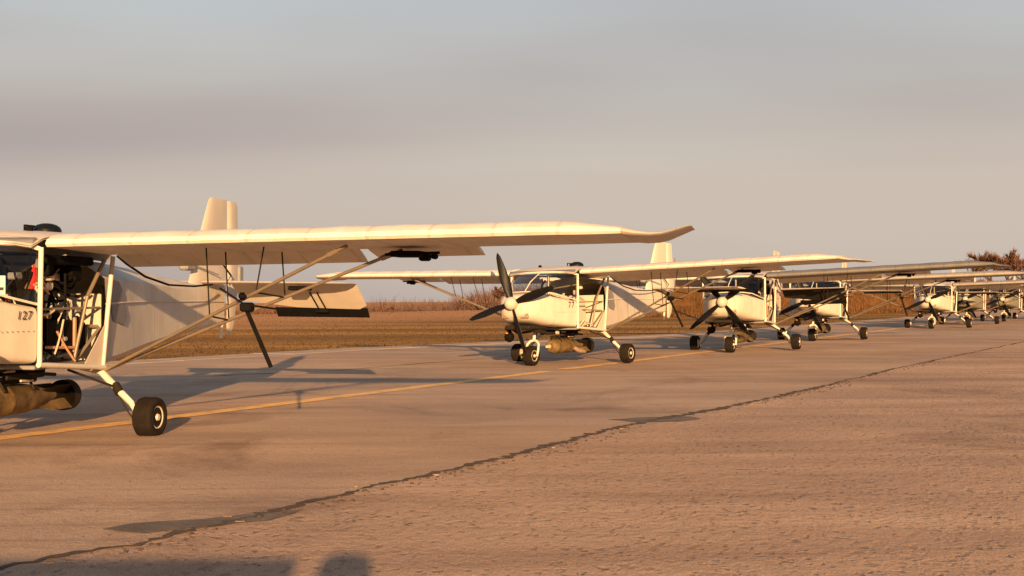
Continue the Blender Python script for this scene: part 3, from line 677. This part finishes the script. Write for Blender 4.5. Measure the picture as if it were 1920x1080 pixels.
def elevator(sg, deg=33):
    rings = []; a = math.radians(deg)
    for y, ch in ((.10, .34), (.7, .47), (1.4, .50), (1.5, .42)):
        rings.append([(-4.03 + x * math.cos(a) + z * math.sin(a), sg * y, 1.25 + x * math.sin(a) + z * math.cos(a)) for x, z in foil(ch, .07, 5, 0)])
    return MB().loft(rings, cap=True).mesh('elevator', 'tailfabric', .6)
def elev_tab(sg, deg=33):
    a = math.radians(deg); c, s_ = math.cos(a), math.sin(a); b = MB()
    b.box((-4.03 - .55 * c, sg * .96, 1.25 - .55 * s_ - .01), (.13, 1.05, .014), Matrix.Rotation(-a - .25, 3, 'Y'))
    for k in (-.05, .03): b.tube([(-4.03 - .12 * c, sg * (1.0 + k), 1.25 - .12 * s_ - .03), (-4.03 - .50 * c, sg * (1.0 + k), 1.25 - .50 * s_ - .02)], .008, 5)
    b.bbox((-3.9, sg * .93, 1.195), (.24, .18, .045), .01); b.bbox((-4.03 - .5 * c, sg * .98, 1.25 - .5 * s_ - .02), (.05, .14, .04), .008)
    return b.mesh('trim_tab', 'blackmat')
def strut(sg, rear):
    lo = Vector((-.47 - .02 * rear, sg * .625, .515)); hi = Vector((-.33, sg * 3.12, 1.465)) if rear else Vector((.20, sg * 2.87, 1.475))
    b = MB(); b.tube([lo, lo.lerp(hi, .5), hi], .021, 10, .62)
    k = lo.lerp(hi, .955); b.tube([lo.lerp(hi, .935), lo.lerp(hi, .965)], .03, 8, .7)
    return b.mesh('rear_strut' if rear else 'front_strut', 'tube', .8)
def jury(sg, i):
    b = MB()
    for t, zt in (((.46, 1.70), (.65, 2.16))[i],):
        f_ = Vector((-.47, sg * .625, .515)).lerp(Vector((.20, sg * 2.87, 1.475)), t); r_ = Vector((-.49, sg * .625, .515)).lerp(Vector((-.33, sg * 3.12, 1.465)), t - .03)
        b.tube([f_, (0, sg * zt, 1.48)], .006, 5); b.tube([r_, (-.3, sg * (zt + .02), 1.45)], .006, 5); b.tube([f_, r_], .007, 5)
    return b.mesh('jury_strut', 'bombdark')
def wing_sensor(sg):
    b = MB(); b.bbox((-.36, sg * 3.17, 1.435), (.26, .24, .045), .012); b.bbox((-.40, sg * 3.28, 1.415), (.09, .08, .06), .012)
    b.lathe([(-.03, .0), (-.03, .022), (.03, .022), (.03, 0)], (-.38, sg * 3.36, 1.42), 'x', 12); b.tube([(-.3, sg * 3.0, 1.43), (-.3, sg * 3.42, 1.445)], .012, 6); return b.mesh('wing_sensor', 'blackmat', .5)
def mast(sg):
    b = MB(); t_ = Vector((.03, sg * 2.02, 1.05)); u_ = Vector((-.22, sg * 2.13, .58))
    b.tube([t_, u_], .021, 4); b.bbox((.0, sg * 2.03, 1.03), (.09, .09, .07), .012); b.bbox((.02, sg * 2.0, 1.11), (.07, .05, .06), .02)
    b.tube([t_, (.04, sg * 1.83, 1.17)], .008, 5); b.tube([t_, (.02, sg * 2.26, 1.02)], .008, 5); return b.mesh('aerial_mast', 'blackmat')
def gear(sg):
    b = MB(); b.tube([(-.50, sg * .40, .535), (-.48, sg * .58, .50), (-.43, sg * .76, .36), (-.41, sg * .885, .255), (-.405, sg * .93, .20), (-.405, sg * .935, .10)], [.030, .030, .028, .026, .026, .026], 10)
    b.tube([(-.405, sg * .92, .155), (-.405, sg * 1.05, .155)], .018, 8)
    return b.mesh('main_gear_leg', 'tubewhite', .8)
def brace(sg):
    b = MB(); b.tube([(-.12, sg * .50, .53), (-.44, sg * .73, .38)], .011, 6); b.tube([(-.45, sg * .72, .40), (-.42, sg * .78, .335)], .036, 8); b.tube(curve((-.43, sg * .76, .33), (-.38, sg * .95, .12), .03), .006, 5); return b.mesh('gear_brace', 'bombdark', .8)
def nose_leg():
    b = MB(); b.tube([(.78, 0, .62), (.80, 0, .48), (.82, 0, .40)], [.024, .024, .03], 10)
    for k in (-1, 1): b.tube([(.82, 0, .40), (.83, k * .06, .385), (.85, k * .105, .335), (.88, k * .112, .25), (.92, k * .112, .145)], [.024, .024, .022, .02, .018], 8)
    b.tube([(.92, -.115, .158), (.92, .115, .158)], .012, 8); return b.mesh('nose_gear_fork', 'tubewhite', .8)
def blade():
    """one propeller blade pointing +z from the hub, disc plane y-z"""
    rings = []
    for i in range(13):
        t = i / 12; r = .045 + .79 * t
        ch = .060 + .105 * math.sin(math.pi * min(1, t * 1.02) ** .8) * (1 - .25 * t) if t < .97 else .03
        if t > .9: ch *= 1 - ((t - .9) / .12) ** 2
        tw = -math.radians(52 - 36 * t); sw = -.05 * t * t - .015 * math.sin(math.pi * t); th = .030 * (1 - t) + .008
        ring = []
        for k in range(10):
            a = 2 * math.pi * k / 10; u, w = math.cos(a) * ch / 2 + sw, math.sin(a) * th / 2
            ring.append((u * math.sin(tw) * .9 + w * math.cos(tw), u * math.cos(tw) - w * math.sin(tw), r))
        rings.append(ring)
    return MB().loft(rings, cap=True).mesh('propeller_blade', 'black', 3)
def spinner():
    return MB().lathe([(-.07, .098), (-.02, .105), (.03, .10), (.07, .08), (.10, .048), (.112, .016), (.114, 0.002)], (0, 0, 0), 'x', 28).mesh('spinner', 'white', .8)
def intake(k):
    x = 1.405; b = MB(); b.bbox((1.375, k * .17, .80), (.05, .15, .085), .01); return b.mesh('air_intake', 'chip')
def chin(): 
    b = MB(); b.bbox((1.05, 0, .615), (.60, .46, .07), .02); b.tube([(1.2, .05, .60), (1.0, .16, .55), (.75, .17, .53)], .028, 8); b.bbox((1.25, .1, .60), (.16, .2, .07), .015); b.tube([(1.32, -.12, .61), (1.05, -.16, .52), (.7, -.12, .54)], .02, 8)
    return b.mesh('belly_tray', 'bombdark', .5)
def ball():
    b = MB(); b.lathe([(-.085, .002), (-.08, .03), (-.05, .068), (0, .085), (.05, .068), (.075, .04), (.10, .035), (.15, .035)], (1.02, -.34, .46), 'z', 18); b.bbox((1.03, -.30, .585), (.10, .18, .04), .01); b.tube([(1.1, -.34, .47), (1.115, -.34, .47)], .035, 12)
    return b.mesh('camera_ball', 'blackmat', .8)
def lamp_(): return MB().lathe([(-.02, .002), (-.02, .022), (.015, .022), (.03, .01), (.031, .001)], (1.08, -.345, .53), 'x', 12).mesh('amber_lamp', 'amber', .8)
def rack():
    b = MB(); b.bbox((.0, 0, .505), (1.0, .16, .05), .008); b.bbox((-.12, .12, .478), (.52, .05, .05), .008); b.bbox((-.1, 0, .435), (.66, .10, .05), .01); b.bbox((.28, 0, .545), (.08, .42, .04), .008); b.bbox((-.32, 0, .545), (.08, .42, .04), .008)
    for x in (.12, -.28):
        for k in (-1, 1): b.tube([(x, k * .06, .45), (x, k * .115, .36)], .010, 6)
    b.tube([(-.1, .16, .50), (-.6, .10, .46)], .016, 6); return b.mesh('bomb_rack', 'bombdark', .5)
def rack_bright():
    return [MB().tube(p, r, 6).mesh('rack_fitting', 'rim', .8) for p, r in (([(.16, .13, .52), (.02, .13, .52)], .010), ([(-.05, .14, .44), (-.22, .14, .435)], .010), ([(-.28, .13, .545), (-.42, .13, .54)], .008))] + [MB().lathe([(-.02, .03), (.02, .03)], (.36, .17, .515), 'y', 12).mesh('rack_fitting', 'rim', .8)]
def dome():
    return MB().lathe([(-.08, .0), (-.08, .11), (.01, .117), (.035, .105), (.055, .077), (.066, .04), (.069, .002)], (-.63, 0, 1.625), 'z', 28).mesh('antenna_dome', 'black', .8)
def aerial():
    b = MB(); b.tube([(-.31, 0, 1.59), (-.31, 0, 1.665)], .010, 6); b.tube([(-.31, 0, 1.66), (-.45, 0, 1.66)], .008, 6); return b.mesh('roof_aerial', 'blackmat')
def stub(): return MB().bbox((0, 0, 0), (.05, .05, .05), .012).mesh('stub_aerial', 'blackmat')
def tail_box(): 
    b = MB(); b.bbox((-3.15, .02, 1.42), (.20, .10, .12), .02); b.tube([(-3.1, .05, 1.44), (-3.8, .06, 1.33)], .007, 5); return b.mesh('tail_sensor', 'greybox')
def rud_box(i): b = MB(); b.bbox(((-4.47, 0, 1.80), (-4.48, 0, 1.34))[i], (.10, .05, (.09, .19)[i]), .01); return b.mesh('rudder_weight', 'greybox')
def tail_wire(): return MB().tube([(-3.9, .06, 1.45), (-4.1, .07, 1.33), (-4.0, .07, 1.26)], .009, 5).mesh('tail_cable', 'blackmat')
def side_cable(sg):
    return MB().tube([(-.62, sg * .64, 1.425), (-.8, sg * .62, 1.37), (-1.2, sg * .58, 1.27), (-1.8, sg * .50, 1.205), (-2.6, sg * .36, 1.20), (-3.3, sg * .22, 1.225)], .010, 6).mesh('side_cable', 'blackmat', .8)
def spar_tube(): return MB().tube([(.50, -.62, 1.49), (.50, .60, 1.49)], .036, 12).mesh('roof_spar', 'steel', .8)

# cabin equipment
def battery_box():
    b = MB(); b.bbox((.02, .40, .80), (.36, .24, .24), .012); b.bbox((-.27, .40, .79), (.16, .24, .22), .012); b.bbox((-.06, .40, .945), (.22, .16, .05), .01); return b.mesh('battery_box', 'blackmat', .4)
def box_straps():
    b = MB(); b.bbox((-.172, .525, .80), (.03, .02, .27), .004); b.tube([(.24, .535, .715), (-.17, .535, .70)], .012, 8); b.tube([(.02, .535, .72), (.02, .535, .88)], .009, 6); return b.mesh('box_strap', 'copper', .6)
def floor_gear():
    out_ = []; r = random.Random(9)
    for k in range(9):
        b = MB(); x, y = r.uniform(-.40, .40), r.uniform(.15, .52); b.bbox((x, y, .615 + r.uniform(0, .03)), (r.uniform(.05, .14), r.uniform(.05, .12), r.uniform(.04, .09)), .01, Matrix.Rotation(r.uniform(0, 3), 3, 'Z')); out_.append(b.mesh('floor_equipment', 'steel', .5))
    return out_
def bright_bits():
    L_ = [MB().tube([(.06, .42, .62), (-.04, .45, .71)], .014, 6), MB().tube(curve((.40, .45, .63), (.15, .45, .62), -.07), .012, 6), MB().tube([(-.12, .4, .63), (-.26, .42, .65)], .014, 6), MB().bbox((.30, .48, 1.16), (.05, .06, .08), .01), MB().bbox((.05, .44, 1.24), (.07, .06, .05), .01)]
    return [b.mesh('metal_fitting', 'rim', .6) for b in L_]
def truss():
    b = MB(); b.tube([(-.52, .58, 1.39), (-.28, .57, 1.10)], .016, 8); b.tube([(-.28, .57, 1.10), (-.12, .55, .60)], .014, 8); b.tube([(-.5, -.55, 1.39), (.4, -.55, .62)], .014, 8); b.tube([(.44, .55, 1.0), (-.48, .56, 1.01)], .011, 6); b.tube([(-.47, .55, .86), (-.2, .3, .88)], .014, 6); b.tube([(-.47, .57, .85), (-.2, .52, .60)], .013, 6)
    b.tube([(.42, -.5, 1.45), (-.1, .5, 1.41)], .014, 6); b.tube([(-.5, .5, 1.36), (.4, -.5, 1.15)], .012, 6); b.tube([(.40, .02, .62), (.36, .02, 1.45)], .022, 8); return b.mesh('cabin_truss', 'tube', .8)
def tank(): 
    b = MB(); b.bbox((-.22, -.1, .86), (.34, .84, .46), .06); b.bbox((-.1, -.1, 1.10), (.12, .12, .05), .02); return b.mesh('white_tank', 'white', .6)
def cables(seed):
    b = MB(); r = random.Random(seed)
    for k in range(34):
        a = (r.uniform(-.47, .42), r.uniform(.1, .57), r.uniform(1.0, 1.42)); c = (r.uniform(-.47, .42), r.uniform(.1, .57), r.uniform(.65, 1.35)); b.tube(curve(a, c, r.uniform(.03, .16), 8, (0, r.uniform(-.1, .1), 0)), r.uniform(.006, .014), 5)
    return b.mesh('cable_bundle', 'blackmat', .8)
def red_cables(seed):
    b = MB(); r = random.Random(seed)
    for k in range(5):
        a = (r.uniform(.1, .5), r.uniform(-.3, .5), r.uniform(1.0, 1.2)); c = (r.uniform(0, .45), r.uniform(-.3, .5), r.uniform(.75, 1.0)); b.tube(curve(a, c, r.uniform(.03, .1), 7), .008, 5)
    return b.mesh('red_cable', 'redwire', .8)
def upper_boxes():
    b = MB(); b.bbox((.30, .12, 1.30), (.10, .14, .18), .012); b.bbox((-.1, .2, 1.375), (.70, .66, .07), .012); b.bbox((.36, .44, 1.07), (.10, .12, .16), .012); b.bbox((.14, .46, 1.30), (.10, .10, .10), .012); b.bbox((-.33, .3, 1.28), (.16, .3, .12), .012); return b.mesh('overhead_electronics', 'blackmat', .5)
def far_glass(): return MB().add([(.45, -.60, 1.10), (-.47, -.605, 1.10), (-.52, -.615, 1.42), (.45, -.61, 1.44)], [(0, 1, 2, 3)]).mesh('right_side_window', 'glass')
def rivet(): return MB().lathe([(-.003, .001), (-.003, .0045), (.003, .0035), (.0035, .0005)], (0, 0, 0), 'y', 6).mesh('rivet', 'steel')

ME = {}
ME['tyre'] = tyre(); ME['rim'] = rim(); ME['cowling'] = cowling(); ME['deck'] = deck(); ME['ws'] = windscreen(); ME['wsf'] = ws_frame(); ME['roof'] = roof(); ME['rearf'] = rear_fuselage()
ME['blade'] = blade(); ME['spinner'] = spinner(); PO = posts()
for sg in (1, -1):
    for k, fn in (('wing', wing), ('tip', wingtip), ('panel', front_panel), ('stringer', stringer), ('rwin', rear_window), ('stab', stab), ('elev', elevator), ('tab', elev_tab), ('wsens', wing_sensor), ('mast', mast), ('gear', gear), ('brace', brace), ('cable', side_cable)):
        ME[k, sg] = fn(sg)
    ME['jury0', sg] = jury(sg, 0); ME['jury1', sg] = jury(sg, 1); ME['flap', sg] = flap(.70, 2.72, sg, 20); ME['ail', sg] = flap(2.80, 3.66, sg, 12); ME['sf', sg] = strut(sg, False); ME['sr', sg] = strut(sg, True); ME['intake', sg] = intake(sg)
for k, fn in (('floor', floor_), ('farp', far_panel), ('bulk', firewall), ('fin', fin), ('rudder', rudder), ('tpost', tail_post), ('nleg', nose_leg), ('chin', chin), ('ball', ball), ('lamp', lamp_), ('rack', rack), ('rackb', rack_bright), ('dome', dome), ('aerial', aerial), ('tbox', tail_box), ('spar', spar_tube), ('bat', battery_box), ('strap', box_straps), ('fgear', floor_gear), ('bits', bright_bits), ('truss', truss), ('tank', tank), ('upper', upper_boxes), ('fglass', far_glass)): ME[k] = fn()
ME['stub'] = stub(); ME['rivet'] = rivet(); ME['rb0'] = rud_box(0); ME['rb1'] = rud_box(1); ME['twire'] = tail_wire()
for i in range(4): ME['cb', i] = cables(50 + i); ME['rc', i] = red_cables(70 + i)
def recol(me, m):
    c = me.copy(); c.materials.clear(); c.materials.append(M[m]); return c
for sg in (1, -1): ME['elev0', sg] = elevator(sg, 4); ME['tab0', sg] = elev_tab(sg, 4); ME['tip0', sg] = wingtip(sg, 0.0)
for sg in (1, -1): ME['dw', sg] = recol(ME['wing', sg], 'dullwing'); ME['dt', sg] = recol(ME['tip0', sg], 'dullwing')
ALT = {('elev', 1, 'dark'): recol(ME['elev', 1], 'bombdark'), ('elev', -1, 'dark'): recol(ME['elev', -1], 'bombdark'), ('wing', 1, 'grey'): recol(ME['wing', 1], 'greywing'), ('tip', 1, 'grey'): recol(ME['tip0', 1], 'greywing'), ('cowling', 'olive'): recol(ME['cowling'], 'olive'), ('panel', 1, 'olive'): recol(ME['panel', 1], 'olive'), ('panel', -1, 'olive'): recol(ME['panel', -1], 'olive')}  # dark elevators: shade of the wing put into the third aircraft's colour

def text_mesh(s, size, shear=.0):
    cu = bpy.data.curves.new('number_marking', 'FONT'); cu.body = s; cu.size = size; cu.shear = shear; cu.extrude = .0008; cu.space_character = 1.15; cu.align_x = 'CENTER'; cu.align_y = 'CENTER'
    o = bpy.data.objects.new('number_marking', cu); COL.objects.link(o); dg = bpy.context.evaluated_depsgraph_get(); me = bpy.data.meshes.new_from_object(o.evaluated_get(dg))
    bpy.data.objects.remove(o); me.name = 'number_marking'; me.materials.clear(); me.materials.append(M['ink']); return me

def bomb_meshes():
    d_ = {}
    d_['body'] = MB().lathe([(.33, .03), (.33, .055), (.305, .062), (.30, .085), (.27, .105), (.20, .118), (.185, .121), (.17, .118), (.02, .119), (.01, .123), (-.02, .123), (-.03, .119), (-.28, .118), (-.42, .10), (-.56, .066), (-.72, .045), (-.73, .002)], (0, 0, .285), 'x', 30).mesh('bomb_body', 'bomb', .6)
    d_['fuze'] = MB().lathe([(.42, .002), (.42, .022), (.39, .03), (.335, .034), (.33, .002)], (0, 0, .285), 'x', 18).mesh('nose_fuze', 'rim', .6)
    b = MB()
    b.lathe([(-.87, .128), (-.87, .119), (-.97, .119), (-.97, .128), (-.87, .128)], (0, 0, .27), 'x', 30); d_['ring'] = b.mesh('tail_ring', 'bombdark', .6)
    d_['cone'] = MB().lathe([(-.70, .044), (-.86, .030), (-.98, .026), (-1.0, .002)], (0, 0, .275), 'x', 14).mesh('tail_cone', 'bombdark', .6)
    d_['fin'] = []
    for k in range(4):
        a = math.radians(45 + 90 * k); c, s_ = math.cos(a), math.sin(a); n_ = Vector((0, -s_, c)) * .004; P = [(-.44, .090), (-.60, .142), (-.868, .138), (-.868, .03), (-.70, .03)]
        A = [Vector((x, c * r, .27 + s_ * r)) for x, r in P]; b = MB().add([p + n_ for p in A] + [p - n_ for p in A], [(0, 1, 2, 3, 4), (9, 8, 7, 6, 5)] + [(i, (i + 1) % 5, (i + 1) % 5 + 5, i + 5) for i in range(5)])
        d_['fin'].append(b.mesh('tail_fin', 'bombdark' if k in (0, 1) else 'bomb'))
    d_['lug'] = MB().tube([(0, -.02, .39), (0, 0, .425), (0, .02, .39)], .009, 6).mesh('suspension_lug', 'steel', .6)
    b = MB(); b.tube([(-.30, .10, .25), (-.40, .13, .20), (-.62, .13, .17)], [.03, .045, .03], 8); d_['pod'] = b.mesh('side_pod', 'chip', .8)
    return d_
BM = bomb_meshes()

clutter = []
_r = random.Random(77)
for k in range(16):
    x, y, z = _r.uniform(-.40, .36), _r.uniform(.30, .56), _r.uniform(.64, 1.36)
    clutter.append(('equipment_piece', MB().bbox((x, y, z), (_r.uniform(.03, .09), _r.uniform(.03, .06), _r.uniform(.02, .08)), .008, Matrix.Rotation(_r.uniform(0, 3), 3, 'X')).mesh('equipment_piece', _r.choice(('rim', 'greybox', 'steel', 'bomb')), .5)))
for k in range(12):
    a = Vector((_r.uniform(-.44, .40), _r.uniform(.38, .57), _r.uniform(.62, 1.4))); c = a + Vector((_r.uniform(-.3, .3), _r.uniform(-.1, .05), _r.uniform(-.4, .3)))
    c.x = max(-.46, min(.42, c.x)); c.z = max(.60, min(1.4, c.z)); c.y = min(c.y, .57)
    clutter.append(('frame_tube', MB().tube(curve(a, c, _r.uniform(-.03, .05), 6), _r.uniform(.006, .011), 6).mesh('frame_tube', _r.choice(('tubewhite', 'tube', 'rim', 'copper')), .8)))
PLANES = [
 # X, Y, heading, roll, pitch, prop phases (deg from up, towards its left), number, label, bomb label, options
 dict(p=(-3.961, 10.324, -102.2, -.85, 0.04), ph=20, num='127', droop=1, lb='nearest white light aircraft, number 127 and open cabin, cut off by left edge', bl='ochre aerial bomb under the nearest aircraft at the left edge', cab=0),
 dict(p=(.787, 22.121, -122.0, .75, 0.03), ph=-14, num='77', lb='white light aircraft number 77 with propeller blade upright, second in the row', bl='khaki aerial bomb under the aircraft numbered 77', cab=1, tank=1),
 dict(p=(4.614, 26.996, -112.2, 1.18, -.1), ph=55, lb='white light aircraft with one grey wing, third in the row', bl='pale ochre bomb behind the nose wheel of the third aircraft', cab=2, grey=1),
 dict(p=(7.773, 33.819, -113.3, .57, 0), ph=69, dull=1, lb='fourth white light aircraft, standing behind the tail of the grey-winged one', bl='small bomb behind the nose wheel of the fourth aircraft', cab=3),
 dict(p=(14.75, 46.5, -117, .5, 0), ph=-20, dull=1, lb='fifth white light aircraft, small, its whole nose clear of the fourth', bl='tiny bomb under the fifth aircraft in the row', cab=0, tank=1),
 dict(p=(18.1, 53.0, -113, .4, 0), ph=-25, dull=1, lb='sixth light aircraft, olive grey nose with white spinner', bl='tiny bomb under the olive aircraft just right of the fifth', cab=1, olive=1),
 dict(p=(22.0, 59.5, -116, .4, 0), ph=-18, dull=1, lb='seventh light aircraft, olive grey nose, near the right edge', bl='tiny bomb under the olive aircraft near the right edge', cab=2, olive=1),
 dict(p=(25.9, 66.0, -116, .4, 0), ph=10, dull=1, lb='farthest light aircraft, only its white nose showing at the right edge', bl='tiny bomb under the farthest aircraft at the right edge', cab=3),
]
def build_plane(D):
    X, Y, hd, ro, pi = D['p']
    R = Matrix.Rotation(math.radians(hd), 4, 'Z') @ Matrix.Rotation(math.radians(-pi), 4, 'Y') @ Matrix.Rotation(math.radians(ro), 4, 'X')
    T = Matrix.Translation((X, Y, abs(math.sin(math.radians(ro))) * .0 + .004)) @ R
    root = obj('light_aircraft', None, label=D['lb'], cat='aircraft', group='light aircraft parked in a row on the apron'); root.matrix_world = T
    P = lambda n, k, par=root: obj(n, ME[k], par)
    cw = obj('cowling', ALT['cowling', 'olive'] if D.get('olive') else ME['cowling'], root)
    for sg in (1, -1): P('air_intake', ('intake', sg), cw)
    prop = obj('propeller', ME['spinner'], root, loc=(1.50, 0, .994))
    for k in range(4):
        bl = obj('propeller_blade', ME['blade'], prop, loc=(-.03, 0, 0)); bl.rotation_euler = (-math.radians(D['ph'] + 90 * k), 0, 0)
    P('instrument_deck', 'deck'); w = P('windscreen', 'ws'); P('windscreen_frame', 'wsf', w)
    P('roof_panel', 'roof'); P('roof_spar', 'spar'); P('cabin_floor', 'floor'); P('right_door_panel', 'farp'); P('right_side_window', 'fglass'); P('cabin_bulkhead', 'bulk')
    rf = P('rear_fuselage', 'rearf')
    for sg in (1, -1):
        sp = obj('front_side_panel', ALT['panel', sg, 'olive'] if D.get('olive') else ME['panel', sg], root); 
        if sg == 1 and D.get('num'):
            for k in range(9): x_ = .52 + .05 * k; obj('rivet', ME['rivet'], sp, loc=(x_, .60 - (x_ - .475) * .22 + .012, .845))
        if D.get('num') and sg == 1:
            me = text_mesh(D['num'], .088 if D['num'] == '127' else .135, .18 if D['num'] == '127' else 0); xx = .615 if D['num'] == '127' else .615
            yy = .60 - (xx - .475) * .2245; o = obj('number_marking', me, sp)
            ex = Vector((-1, .2245, 0)).normalized(); ez = Vector((0, 0, 1)); ey = ez; n_ = ex.cross(ez)
            o.matrix_local = Matrix.Translation((xx, yy + .016, .957)) @ Matrix((ex, ez, n_)).transposed().to_4x4()
        for k in ('front_door_post', 'rear_door_post', 'door_sill', 'gusset'):
            obj(k, PO[k, sg], root)
        P('stringer', ('stringer', sg), rf); P('rear_window', ('rwin', sg), rf)
        g = D.get('grey') and sg == 1
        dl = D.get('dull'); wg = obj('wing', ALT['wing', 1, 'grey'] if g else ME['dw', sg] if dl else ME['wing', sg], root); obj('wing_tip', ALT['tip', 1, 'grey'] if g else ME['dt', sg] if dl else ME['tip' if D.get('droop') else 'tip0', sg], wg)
        P('flap', ('flap', sg), wg); P('aileron', ('ail', sg), wg); P('wing_sensor', ('wsens', sg), wg)
        P('front_strut', ('sf', sg)); P('rear_strut', ('sr', sg)); P('jury_strut', ('jury0', sg)); P('jury_strut', ('jury1', sg))
        if sg == 1: P('aerial_mast', ('mast', sg)); P('side_cable', ('cable', sg))
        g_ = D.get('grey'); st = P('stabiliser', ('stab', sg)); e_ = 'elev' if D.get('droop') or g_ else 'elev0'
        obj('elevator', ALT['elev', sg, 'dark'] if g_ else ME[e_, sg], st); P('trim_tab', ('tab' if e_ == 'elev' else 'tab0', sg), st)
        gl = P('main_gear_leg', ('gear', sg)); P('gear_brace', ('brace', sg), gl)
        for k in ('tyre', 'rim'):
            o = obj(k, ME[k], gl, loc=(-.405, sg * 1.045, WR - .003))
            if sg < 0: o.rotation_euler = (0, 0, math.pi)
    f_ = P('fin', 'fin'); P('rudder', 'rudder', f_); P('tail_post', 'tpost'); P('tail_sensor', 'tbox'); P('rudder_weight', 'rb0'); P('rudder_weight', 'rb1'); P('tail_cable', 'twire')
    nl = P('nose_gear_fork', 'nleg')
    for k in ('tyre', 'rim'): obj(k, ME[k], nl, loc=(.92, 0, WR - .003))
    P('belly_tray', 'chin'); cb = P('camera_ball', 'ball'); P('amber_lamp', 'lamp', cb)
    rk = P('bomb_rack', 'rack'); [obj('rack_fitting', q, rk) for q in ME['rackb']]; P('antenna_dome', 'dome'); P('roof_aerial', 'aerial'); obj('stub_aerial', ME['stub'], root, loc=(.1, .3, 1.61)); obj('stub_aerial', ME['stub'], root, loc=(.25, -.2, 1.60))
    P('cabin_truss', 'truss'); (None if D.get('tank') else P('cable_bundle', ('cb', D['cab']))); P('red_cable', ('rc', D['cab'])); (None if D.get('tank') else P('overhead_electronics', 'upper'))
    if D.get('tank'): P('white_tank', 'tank')
    else:
        bt = P('battery_box', 'bat'); P('box_strap', 'strap', bt)
    [obj('floor_equipment', q, root) for q in ME['fgear']]; [obj('metal_fitting', q, root) for q in ME['bits']]
    if D.get('num') == '127':
        for q in clutter: obj(*q, root)
    # the bomb hangs from the rack: a thing of its own
    br_ = obj('aerial_bomb', None, label=D['bl'], cat='bomb', group='bombs slung under the aircraft'); br_.matrix_world = T
    bb = obj('bomb_body', BM['body'], br_); obj('nose_fuze', BM['fuze'], br_); obj('tail_ring', BM['ring'], br_); obj('tail_cone', BM['cone'], br_); [obj('suspension_lug', BM['lug'], bb, loc=(x_, 0, 0)) for x_ in (.10, -.20)]
    for q in BM['fin']: obj('tail_fin', q, br_)
    if D['cab'] == 1: obj('side_pod', BM['pod'], br_)
    return T
TT = [build_plane(D) for D in PLANES]
# loose things seen through the nearest aircraft's windscreen
T1 = TT[0]
def rag():
    b = MB(); r = random.Random(4); rings = []
    for z, w, t in ((.0, .012, .01), (-.03, .022, .015), (-.07, .034, .02), (-.12, .042, .024), (-.16, .046, .024), (-.18, .034, .016)):
        rings.append([(w * math.cos(a) * (1 + .25 * math.sin(3 * a + z * 30)), t * math.sin(a) * (1 + .3 * math.cos(2 * a)), z) for a in [2 * math.pi * k / 14 for k in range(14)]])
    return b.loft(rings, cap=True).mesh('red_cover', 'red', 3)
o = obj('red_cover', rag(), label='bright red cloth cover hanging inside the nearest windscreen', cat='cover'); o.matrix_world = T1 @ Matrix.Translation((.30, .47, 1.335)) @ Matrix.Scale(1.1, 4)
b = MB().bbox((0, 0, 0), (.012, .075, .15), .003); o = obj('placard', b.mesh('placard', 'paper'), label='small white card standing behind the nearest windscreen', cat='card'); o.matrix_world = T1 @ Matrix.Translation((.60, .38, 1.17)) @ Matrix.Rotation(.5, 4, 'Z')
pl = o; b = MB().box((0.0075, .01, -.02), (.002, .03, .022)); obj('card_print', b.mesh('card_print', 'ink'), pl)

# ------------------------------------------------------------------ behind the camera: kneeling photographer, and a block added to cast shadow at bottom left
M['jacket'] = mat('dark_jacket', (.05, .055, .06), .85, var=.3, vscale=12, bump=.2, bscale=20)
M['skin'] = mat('skin', (.42, .26, .19), .55); M['trouser'] = mat('trousers', (.06, .055, .05), .9, var=.3, vscale=10)
M['concrete'] = mat('blocker_concrete', (.33, .31, .28), .9, var=.3, vscale=3, bump=.3, bscale=30)
def kneeling_person(loc, rotz):
    root = obj('person', None, loc=loc, label='photographer in a dark jacket kneeling, known by the shadow at bottom', cat='person'); root.rotation_euler = (0, 0, rotz)
    V = [(0, 0, .46), (0, .02, .60), (0, .05, .74), (0, .07, .90), (0, .09, 1.0), (0, .11, 1.10),       # pelvis..head
         (.17, .06, .90), (.25, .14, .72), (.10, .34, .92), (-.17, .06, .90), (-.25, .14, .72), (-.10, .34, .92),
         (-.10, .02, .44), (-.12, .40, .46), (-.12, .38, .08), (-.12, .50, .04), (.10, 0, .42), (.14, .12, .06), (.14, -.34, .07), (.14, -.40, .05)]
    E = [(0, 1), (1, 2), (2, 3), (3, 4), (4, 5), (3, 6), (6, 7), (7, 8), (3, 9), (9, 10), (10, 11), (0, 12), (12, 13), (13, 14), (14, 15), (0, 16), (16, 17), (17, 18), (18, 19)]
    Rr = [.15, .14, .165, .12, .075, .15, 0.09, .06, .045, .09, .06, .045, .10, .075, .05, .045, .10, .075, .05, .045]
    me = bpy.data.meshes.new('body'); me.from_pydata(V, E, []); me.materials.append(M['jacket'])
    o = obj('body', me, root); md = o.modifiers.new('skin', 'SKIN')
    for i, q in enumerate(me.skin_vertices[0].data): q.radius = (Rr[i], Rr[i]); q.use_root = (i == 0)
    sb = o.modifiers.new('sub', 'SUBSURF'); sb.levels = 2; sb.render_levels = 2
    return root
kneeling_person((-.17, -.45, 0), 0.0)
prof = [(-.30, 0), (.30, 0), (.30, .08), (.13, .30), (.10, 1.13), (-.10, 1.13), (-.13, .30), (-.30, .08)]
b = MB().loft([[(x, y, z) for y, z in prof] for x in (-3.4, -3.38, -.36, -.34)], cap=True)
obj('shadow_blocker', b.mesh('shadow_blocker', 'concrete'), label='concrete barrier added unseen behind the photographer to cast the shadow at bottom left', cat='blocker', loc=(0, -.75, 0))  # unseen block, added only for the shadow it casts
